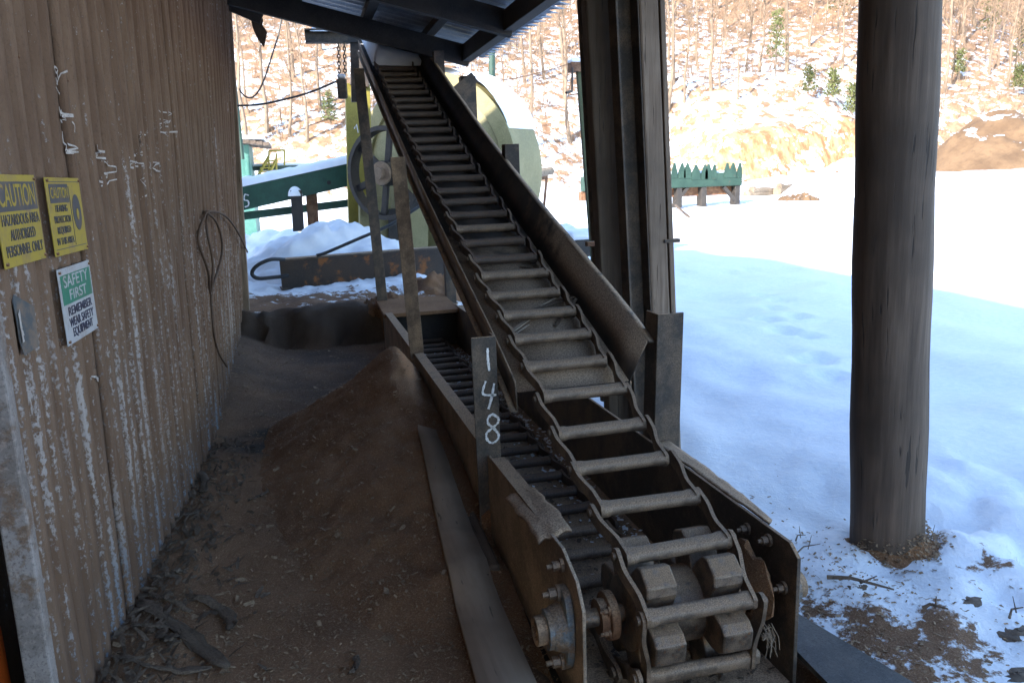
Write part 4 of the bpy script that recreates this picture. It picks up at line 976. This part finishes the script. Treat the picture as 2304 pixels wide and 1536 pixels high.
# cover board and dirt at the far end of the trough
t = MB(); t.add([(.72, 8.05, .41), (1.5, 8.05, .41), (1.5, 8.9, .44), (.72, 8.9, .44), (.72, 8.05, .37), (1.5, 8.05, .37), (1.5, 8.9, .40), (.72, 8.9, .40)], [(0, 1, 2, 3), (7, 6, 5, 4), (0, 4, 5, 1), (3, 2, 6, 7), (0, 3, 7, 4), (1, 5, 6, 2)])
tag(t.build('cover_board', M['sawdust'], bev=.006), 'dirty board covering the far end of the lower trough', 'board')
heap_at(1010, 650, 9.9, .6, .7, .32, 'dirt_mound', 'dark dirt lump with snow right of the far trough end', 'sawdust', 5, 30, 'dirt mound')
heap_at(880, 690, 9.0, .35, .35, .16, 'dirt_mound', 'small dark dirt lump round the foot of the far conveyor leg', 'sawdust', 2, 24, 'dirt mound')
heap_at(1270, 540, 13.5, 1.5, 1.3, .75, 'snow_heap', 'smooth snow mound right of the conveyor middle', seed=12, n=40)
heap_at(1190, 470, 22, 2.6, 2.2, .9, 'snow_heap', 'snow mound farther out behind the conveyor side wall', seed=15, n=36)
# thin steel table frame seen past the side wall
tb = empty('steel_stand', (0, 0, 0)); tag(tb, 'thin rusty stand with snow-dusted logs behind the side wall', 'stand')
t = MB(); t.tube([at(1230, 400, Y=16), at(1222, 485, Y=16)], .03, 8); t.build('leg', M['rusty'], tb)
t = MB(); t.tube([at(1150, 412, Y=16), at(1232, 398, Y=16)], .035, 8); t.build('rail', M['rusty'], tb)
for k in range(5):
    t = MB(); p = at(1165+14*k, 412-4*k+random.uniform(-6, 6), Y=17); t.tube([p+Vector((-.3, 0, 0)), p+Vector((.35, .5, .05))], .09, 10); t.build('log', M['logend'], tb, True)
sh = empty('rubble_step', (0, 0, 0)); tag(sh, 'snow covered dark ledge behind the steel pipe', 'ledge')
p = at(1320, 540, Y=10.5); t = MB(); t.box(p+Vector((.15, .2, -.1)), (.7, .6, .24)); t.build('block', M['black_steel'], sh, bev=.02)
t = MB(); t.box(p+Vector((.12, .2, .07)), (.78, .66, .12)); t.build('snow_cap', M['snow'], sh, True, .05)

# ------------------------------------------------------------------ cables and poles
def cable(px, Y, r_, label, mat='rubber'):
    t = MB(); t.tube(smooth_pts([at(*p, Y=Y) for p in px], 6), r_, 6); return tag(t.build('cable', M[mat], None, True), label, 'cable')
cable([(634, 38), (626, 80), (612, 125), (596, 175), (582, 205), (566, 220), (550, 216), (538, 200)], 12, .012, 'sagging thin cable by the wall end')
cable([(520, 238), (580, 236), (640, 224), (700, 207), (765, 180)], 11, .014, 'dark cable running from the wall to the hoist')
cable([(1075, 186), (1150, 178), (1220, 162), (1300, 138)], 20, .014, 'orange-brown cable behind the corner post', 'rope')
t = MB(); a = at(1107, 100, Y=22); b_ = at(1108, 420, Y=22); t.tube([a+(a-b_)*.4, b_], .085, 14); tag(t.build('green_pole', M['lgreen'], None, True), 'straight green pole behind the eave corner', 'pole')
t = MB(); a = at(524, 150, Y=20); b_ = at(540, 300, Y=20); t.tube([a+(a-b_)*.2, b_+(b_-a)*.4], .042, 14); tag(t.build('green_pole', M['lgreen'], None, True), 'leaning green pole beside the wall end', 'pole')

# ------------------------------------------------------------------ small teal shed with yellow stair
shd = empty('teal_shed', (0, 0, 0)); tag(shd, 'small teal shed with snowy board roof beyond the wall end', 'shed')
SYD = 26
a = at(500, 400, Y=SYD); b_ = at(566, 400, Y=SYD); zt = at(540, 330, Y=SYD).z
t = MB(); t.box(((a.x+b_.x)/2, SYD+1.2, zt/2+.1), (b_.x-a.x, 2.4, zt-.1)); t.build('wall', M['teal'], shd)
t = MB(); t.beam(at(552, 345, Y=SYD-.1), at(556, 400, Y=SYD-.1), .08, .05, (0, 1, 0)); t.build('door_frame', M['teal'], shd)
c0 = at(500, 312, Y=SYD-.7); c1 = at(606, 325, Y=SYD-.7)
for k in range(7):
    t = MB(); p = c0.lerp(c1, (k+.5)/7); t.box((p.x, SYD+.5, p.z), (abs(c1.x-c0.x)/7*.94, 2.6, .10)); t.build('roof_board', M['plank'], shd)
t = MB(); p = c0.lerp(c1, .45); t.box((p.x, SYD+.5, p.z+.1), (abs(c1.x-c0.x)*.9, 2.5, .13)); t.build('snow_layer', M['snow'], shd, True, .05)
sta = empty('yellow_stair', (0, 0, 0)); tag(sta, 'yellow steel stair with handrails beside the teal shed', 'stair')
for (p, q) in (((580, 398), (605, 352)), ((600, 400), (622, 360)), ((605, 352), (605, 395)), ((622, 345), (622, 395)), ((605, 340), (640, 338)), ((640, 338), (640, 372)), ((605, 340), (605, 352))):
    t = MB(); t.tube([at(*p, Y=27), at(*q, Y=27)], .05 if p[1] > 390 else .03, 8); t.build('rail', M['yellow'], sta)
for k in range(5):
    t = MB(); p = at(588+5*k, 394-8*k, Y=27.1); t.box(p, (.34, .3, .04)); t.build('tread', M['yellow'], sta)
t = MB(); p = at(640, 378, Y=28); t.box(p, (2.2, 1.5, .12)); t.build('deck', M['lgreen'], sta)
t = MB(); t.box(p+Vector((0, 0, .1)), (2.0, 1.3, .1)); t.build('snow_layer', M['snow'], sta, bev=.04)

# ------------------------------------------------------------------ green log deck and logs far out
ld = empty('log_deck', (0, 0, 0)); tag(ld, 'faded green log deck with toothed chain rails across the yard', 'log deck')
DY = 34.; pz_ = lambda px, py: at(px, py, Y=DY)
a = pz_(1310, 415); b_ = pz_(1664, 402)
t = MB(); t.beam(a, b_, .5, .62); t.build('side_beam', M['lgreen'], ld, bev=.03)
t = MB(); t.beam(a+Vector((0, .35, -.52)), b_+Vector((0, .35, -.52)), .4, .4); t.build('lower_beam', M['rusty'], ld)
gd = gz(b_.x, DY)
for px in (1330, 1420, 1525, 1580, 1655):
    p = pz_(px, 430); t = MB(); t.box((p.x, DY+.05, (p.z+.3+gd)/2), (.26, .5, p.z+.3-gd)); t.build('leg', M['black_steel'], ld, bev=.02)
for px in (1545, 1625):
    p = pz_(px, 425); t = MB(); t.beam((p.x, DY-.1, p.z+.1), (p.x+.75*(1 if px > 1600 else -1), DY-.1, gd+.05), .14, .18, (0, 1, 0)); t.build('brace', M['black_steel'], ld)
for px in (1318, 1512, 1529, 1541, 1560, 1580, 1588, 1601, 1630, 1643, 1658):
    p = pz_(px, 388-(px-1500)*.02); t = MB(); hw = .13+.10*random.random(); p.z += random.uniform(-.07, .06)
    t.prism([(p.x-hw, p.z-.3), (p.x+hw, p.z-.3), (p.x+hw*.9, p.z+.05), (p.x+.05, p.z+.38), (p.x-.02, p.z+.38), (p.x-hw*.9, p.z+.05)], 1, DY-.28, DY-.2); t.build('tooth', M['lgreen'], ld, bev=.01)
A_ = pz_(1480, 394); B_ = pz_(1655, 388)
def ds(u, v): p = A_.lerp(B_, u); return (p.x, DY-.2+.5*v, p.z-.12+(.22+.12*fbm(u*8, 2))*math.sin(math.pi*v)**.5)
snow_slab('deck_snow', ds, 40, 8, 'snow lying between the teeth of the green log deck')
for i, (p, q, r_, lab) in enumerate([((1680, 440), (1735, 436), .28, 'snow-topped log nearest the green log deck'), ((1690, 428), (1740, 430), .22, 'log on top of the left log pair'), ((1748, 432), (1815, 430), .30, 'right-hand snowy log beside the log pair'), ((1752, 421), (1800, 424), .22, 'small log lying on the right-hand snowy log')]):
    A = at(*p, Y=40); B = at(*q, Y=40.6); t = MB(); t.tube([A, A.lerp(B, .5)+Vector((0, 0, .03)), B], [r_, r_*.95, r_*.85], 14); lo = empty('log', A); tag(lo, lab, 'log', 'logs beyond the log deck')
    o = t.build('trunk', M['logend'], lo, True); o.matrix_parent_inverse = Matrix.Translation(-A)
    t = MB(); t.tube([A+Vector((.3, -.02, r_*.75)), A.lerp(B, .5)+Vector((0, 0, r_*.85)), B+Vector((-.1, 0, r_*.6))], [r_*.3, r_*.5, r_*.3], 10); o = t.build('snow_cap', M['snow'], lo, True); o.matrix_parent_inverse = Matrix.Translation(-A)
t = MB(); a = at(1520, 462, Y=30); b_ = at(1552, 490, Y=27); t.tube([a, b_], .05, 6); tag(t.build('stick', M['plank']), 'dark stick lying on the snow before the log deck', 'stick')

# ------------------------------------------------------------------ soil heaps at the right
def soil_mat(lo=.9):
    t = NT('orange_soil'); n1 = t.noise(.35, 6, .65); n2 = t.noise(2.5, 5, .7)
    c = t.mix(t.mask(n1, .4, .6), (.11, .064, .033), (.165, .1, .053)); c = t.mix(t.math('MULTIPLY', t.mask(n2, .5, .7), .5), c, (.07, .04, .022))
    up = t.mask(t.math('ADD', t.upness(), t.math('MULTIPLY', t.math('SUBTRACT', t.noise(.8, 5, .7, None, 'Object', 4), .5), .55)), lo, lo+.06)
    c = t.mix(up, c, (.82, .84, .88)); t.bump(n2, .6, .1); return t.out(c, .9)
M['soil'] = soil_mat(.9); M['soil_snowy'] = soil_mat(.62)
def soil(name, px, py, Y, rx, ry, h, seed, label):
    c = at(px, py, Y=Y); n_ = 70; g_ = np.linspace(-1, 1, n_); ux, uy = np.meshgrid(g_, g_, indexing='ij'); G = ground_h(c.x+ux*rx, Y+uy*ry)
    def f(u, v):
        x = u*2-1; y = v*2-1; r_ = math.hypot(x, y); k = max(0., 1-r_); gq = G[int(round(u*(n_-1))), int(round(v*(n_-1)))]
        return (c.x+x*rx, Y+y*ry, gq-.15+h*(1-(1-k)**1.7)*(1+.3*fbm(x*1.3+seed, y*1.3, seed))+.2*min(1, k*5)*fbm(x*5, y*5, seed))
    return snow_slab(name, f, n_, n_, label, 'soil heap', M['soil'])
soil('soil_heap', 2275, 388, 44, 6.2, 5.5, 3.3, 2.3, 'large orange-brown soil heap with snow crest at right')
soil('soil_heap', 1945, 445, 36, 4.6, 4.0, 1.9, 7.1, 'snow-covered soil bank behind the thick pole').data.materials[0] = M['soil_snowy']
soil('soil_heap', 1800, 462, 33, 1.3, 1.2, .35, 4.4, 'low snowy clod heap left of the snow-covered soil bank')

# ------------------------------------------------------------------ trees on the hillside
def branch_tree(seed, H, spread, nb):
    rs = random.Random(seed); tr = MB(); cr_ = MB(); pts = []; x = y = 0.
    for k in range(9):
        q = k/8; x += rs.gauss(0, .012*H*.6); y += rs.gauss(0, .012*H*.6); pts.append(Vector((x if k else 0, y if k else 0, H*q-.3*(k == 0))))
    r0 = H*.0105; tr.tube(pts, [r0*(1.25 if k == 0 else 1)*(1-.82*k/8) for k in range(9)], 7)
    def pt(q): i = min(7, int(q*8)); return pts[i].lerp(pts[i+1], q*8-i)
    for b_i in range(nb):
        q = .32+.66*(b_i+rs.random())/nb; p = pt(q); a = rs.uniform(0, 6.283); L = spread*H*(1.15-q)*rs.uniform(.6, 1.1); el = rs.uniform(.35, 1.0)
        d_ = Vector((math.cos(a)*math.cos(el), math.sin(a)*math.cos(el), math.sin(el))); mid = p+d_*L*.5+Vector((0, 0, L*.05)); e_ = p+d_*L+Vector((0, 0, L*.18))
        rb_ = r0*(1-q)*.42+.012; cr_.tube([p, mid, e_], [rb_, rb_*.6, .006], 4, False)
        for s_ in range(9):
            u = rs.uniform(.25, 1); p2 = p.lerp(mid, u*2) if u < .5 else mid.lerp(e_, u*2-1); a2 = rs.uniform(0, 6.283); d2 = (d_*.8+Vector((math.cos(a2)*.7, math.sin(a2)*.7, rs.uniform(0, .7)))).normalized()
            L2 = L*rs.uniform(.25, .55); e2_ = p2+d2*L2; cr_.tube([p2, p2+d2*L2*.55+Vector((0, 0, .03)), e2_], [.022, .016, .007], 3, False)
            for _ in range(3):
                a3 = rs.uniform(0, 6.283); p3 = p2.lerp(e2_, rs.uniform(.3, .95)); d3 = (d2+Vector((math.cos(a3), math.sin(a3), rs.uniform(-.2, .6)))*.8).normalized(); cr_.tube([p3, p3+d3*L2*.5], [.013, .005], 3, False)
    return tr.mesh('trunk', M['tree_bark'], True), cr_.mesh('crown', M['twig'])
variants = [branch_tree(s, H, sp_, nb) for s, H, sp_, nb in ((1, 13, .26, 20), (2, 15, .2, 18), (3, 11, .3, 18), (4, 16, .18, 20), (5, 9, .32, 16), (6, 14, .22, 14))]
spots = []
rs = random.Random(12)
# trunks that stand out in the photo, by where their foot shows on the hillside
def on_hill(px, py):
    d = F+RR*((px-1152)/FPX)+UU*((768-py)/FPX)
    ts = np.linspace(30, 200, 700); X = d.x*ts; Y = d.y*ts; Z = CAM_H+d.z*ts; below = Z < ground_h(X, Y); i = int(np.argmax(below))
    return (X[i], Y[i]) if below.any() else None
for px, py in ((1540, 235), (1600, 205), (1620, 195), (1660, 225), (1770, 165), (1895, 155), (1938, 200), (2155, 120), (2168, 100), (2245, 150), (2285, 180), (1500, 260), (1515, 190), (600, 300), (650, 310), (690, 320), (560, 260), (720, 240), (1135, 215), (1180, 190), (1225, 180), (1270, 220), (2225, 170)):
    h_ = on_hill(px, py)
    if h_: spots.append(h_)
for k in range(330):
    x = rs.uniform(-14, 112); y = rs.uniform(60, 122)
    if x > y*1.05 or x < -.14*y: continue
    if any((x-a)**2+(y-b)**2 < 2.6 for a, b in spots): continue
    if 28 < x < 52 and y < 66: continue
    spots.append((x, y))
spots = spots[:230]; tz = ground_h(np.array([p[0] for p in spots]), np.array([p[1] for p in spots]))
for i, (x, y) in enumerate(spots):
    tm, cm = variants[rs.randrange(6)]; e = empty('bare_tree', (x, y, float(tz[i])-.1)); dv = Vector((x, y, float(tz[i])+3))-Vector((0, 0, CAM_H)); u_ = 1152+FPX*dv.dot(RR)/dv.dot(F)
    reg = 'left of the yellow chipper' if u_ < 800 else 'between the chipper and the steel pipe' if u_ < 1400 else 'between the timber post and the thick pole' if u_ < 2040 else 'right of the thick pole'
    tag(e, 'bare leafless tree on the snowy hillside '+reg, 'tree', 'bare trees on the hillside '+reg)
    e.rotation_euler = (rs.gauss(0, .03), rs.gauss(0, .03)+.02, rs.uniform(0, 6.3)); sc_ = rs.uniform(.75, 1.2); e.scale = (sc_, sc_, sc_*rs.uniform(.9, 1.15))
    ob('trunk', tm, e); ob('crown', cm, e)
def pine_mesh(seed, H):
    rs2 = random.Random(seed); tr = MB(); cr_ = MB(); tr.tube([(0, 0, -.3), (.05, 0, H*.5), (0, .05, H)], [H*.012, H*.009, .02], 7)
    for k in range(34):
        q = .3+.68*k/34; a = k*2.4+rs2.uniform(-.4, .4); L = H*.2*(1.06-q)*rs2.uniform(.6, 1.2)+.2; p = Vector((0, 0, H*q)); d_ = Vector((math.cos(a), math.sin(a), rs2.uniform(-.05, .3))); e_ = p+d_*L
        tr.tube([p, e_], [.02, .008], 3, False)
        for _ in range(17):
            c = p.lerp(e_, rs2.uniform(.3, 1.05))+Vector((rs2.gauss(0, .2), rs2.gauss(0, .2), rs2.gauss(0, .12))); n1_ = Vector((rs2.gauss(0, 1), rs2.gauss(0, 1), rs2.gauss(0, 1))).normalized(); n2_ = n1_.orthogonal().normalized(); s_ = rs2.uniform(.08, .2)
            cr_.add([c-n1_*s_, c+n2_*s_*.35, c+n1_*s_, c-n2_*s_*.35], [(0, 1, 2, 3)])
    return tr.mesh('trunk', M['bark']), cr_.mesh('crown', M['needle'])
pv = [pine_mesh(31, 8), pine_mesh(32, 6), pine_mesh(33, 3.2)]
pines = [((1500, 60), 0, 'thin green pine at the edge of the timber post'), ((1745, 175), 1, 'young yellow-green pine on the hillside in the middle'), ((1818, 235), 2, 'small green pine bush above the ochre cut'), ((1872, 245), 2, 'small green pine bush just left of the thick pole'), ((1915, 280), 2, 'lowest pine bush beside the thick pole'), ((1885, 70), 0, 'tall sparse pine left of the thick pole top'), ((2225, 110), 0, 'sparse pine right of the thick pole top'), ((2155, 185), 2, 'green pine bush right of the thick pole'), ((2295, 170), 1, 'young pine at the right edge of the hillside'), ((745, 300), 2, 'dark green bush left of the yellow chipper'), ((2290, 220), 2, 'low pine bush above the large soil heap')]
for (p, k, lab) in pines:
    h_ = on_hill(*p)
    if not h_: continue
    e = empty('pine_tree', (h_[0], h_[1], gz(*h_)-.05)); tag(e, lab, 'tree', 'pines on the hillside'); e.rotation_euler = (0, 0, rs.uniform(0, 6)); ob('trunk', pv[k][0], e); ob('crown', pv[k][1], e)
# brush and saplings: a mass nobody could count
mb = MB(); n = 14000; bx = rng.uniform(-16, 118, n); by = 57+rng.random(n)**.8*62; keep = (bx < by*1.05) & (bx > -.14*by) & ~((bx > 29) & (bx < 50) & (by < 64)); bx = bx[keep]; by = by[keep]; bz = ground_h(bx, by)
hh = rng.uniform(.4, 1.2, len(bx))*np.where(rng.random(len(bx)) < .25, 3.4, 1); ax_ = rng.uniform(-.25, .25, (len(bx), 2))*hh[:, None]
vs = []; fs = []
for i in range(len(bx)):
    w_ = .012+.008*hh[i]; x, y, z, h = bx[i], by[i], bz[i], hh[i]; k = len(vs)
    vs += [(x-w_, y, z-.1), (x+w_, y, z-.1), (x+ax_[i, 0], y+ax_[i, 1], z+h), (x, y+w_*1.5, z-.1), (x+ax_[i, 1]*1.4+.1*h, y, z+h*.8), (x-ax_[i, 0]*1.2-.12*h, y, z+h*.7)]
    fs += [(k, k+1, k+2), (k+1, k+3, k+2), (k, k+1, k+4), (k+3, k, k+5)]
mb.add(vs, fs); tag(mb.build('hillside_brush', M['twig']), 'tan brush and saplings covering the hillside', 'brush', kind='stuff')

# ------------------------------------------------------------------ slivers on the pan, snow in the trough
for i, (a, b_, wd, lab) in enumerate([((1150, 748), (1215, 705), .03, 'pale bark sliver on the pan between the middle rungs'), ((1195, 700), (1290, 672), .035, 'broad bark sliver on the pan near the side wall'), ((1215, 690), (1262, 668), .015, 'thin dark splinter on the pan near the side wall'), ((1170, 600), (1225, 612), .012, 'fine curled splinter higher on the pan'), ((1155, 755), (1190, 735), .012, 'small splinter on the pan at the left side bar'), ((1250, 735), (1310, 660), .02, 'long splinter along the right side of the pan')]):
    def onpan(p):
        y = 4.
        for _ in range(12): q_ = at(*p, Y=y); y += (q_.z-(chain_z(y)-.046))*.8/.36*.5 if False else 0; 
        lo, hi = 3.4, 9.
        for _ in range(40):
            m_ = (lo+hi)/2; q_ = at(*p, Y=m_)
            if q_.z > chain_z(m_)-.045: lo = m_
            else: hi = m_
        return q_
    A = onpan(a); B = onpan(b_)
    t = MB(); t.beam(A+Vector((0, 0, .004)), B+Vector((0, 0, .012)), wd, .006); tag(t.build('bark_sliver', M['litter'] if i % 2 else M['board'], bev=.002), lab, 'bark', 'slivers on the conveyor pan')
mb = MB(); n = 1400; y = rng.uniform(2.6, 7.9, n); x = np.where(rng.random(n) < .7, 1.38+.05*rng.normal(size=n), rng.uniform(.8, 1.46, n)); x = np.clip(x, .79, 1.47)
chips(x, y, .012+.02*rng.random(n), rng.choice([.006, .01, .016], n), rng.uniform(.4, .9, n)); tag(mb.build('trough_snow', M['snow']), 'crumbs of snow on the lower trough floor', 'snow', kind='stuff')
mb = MB(); n = 1500; y = rng.uniform(2.2, 7.9, n); x = rng.uniform(.78, 1.47, n)
chips(x, y, .010+.012*rng.random(n), rng.choice([.006, .009, .014], n), rng.uniform(.3, .7, n)); tag(mb.build('trough_chips', M['litter']), 'dark wood crumbs on the lower trough floor', 'wood chips', kind='stuff')
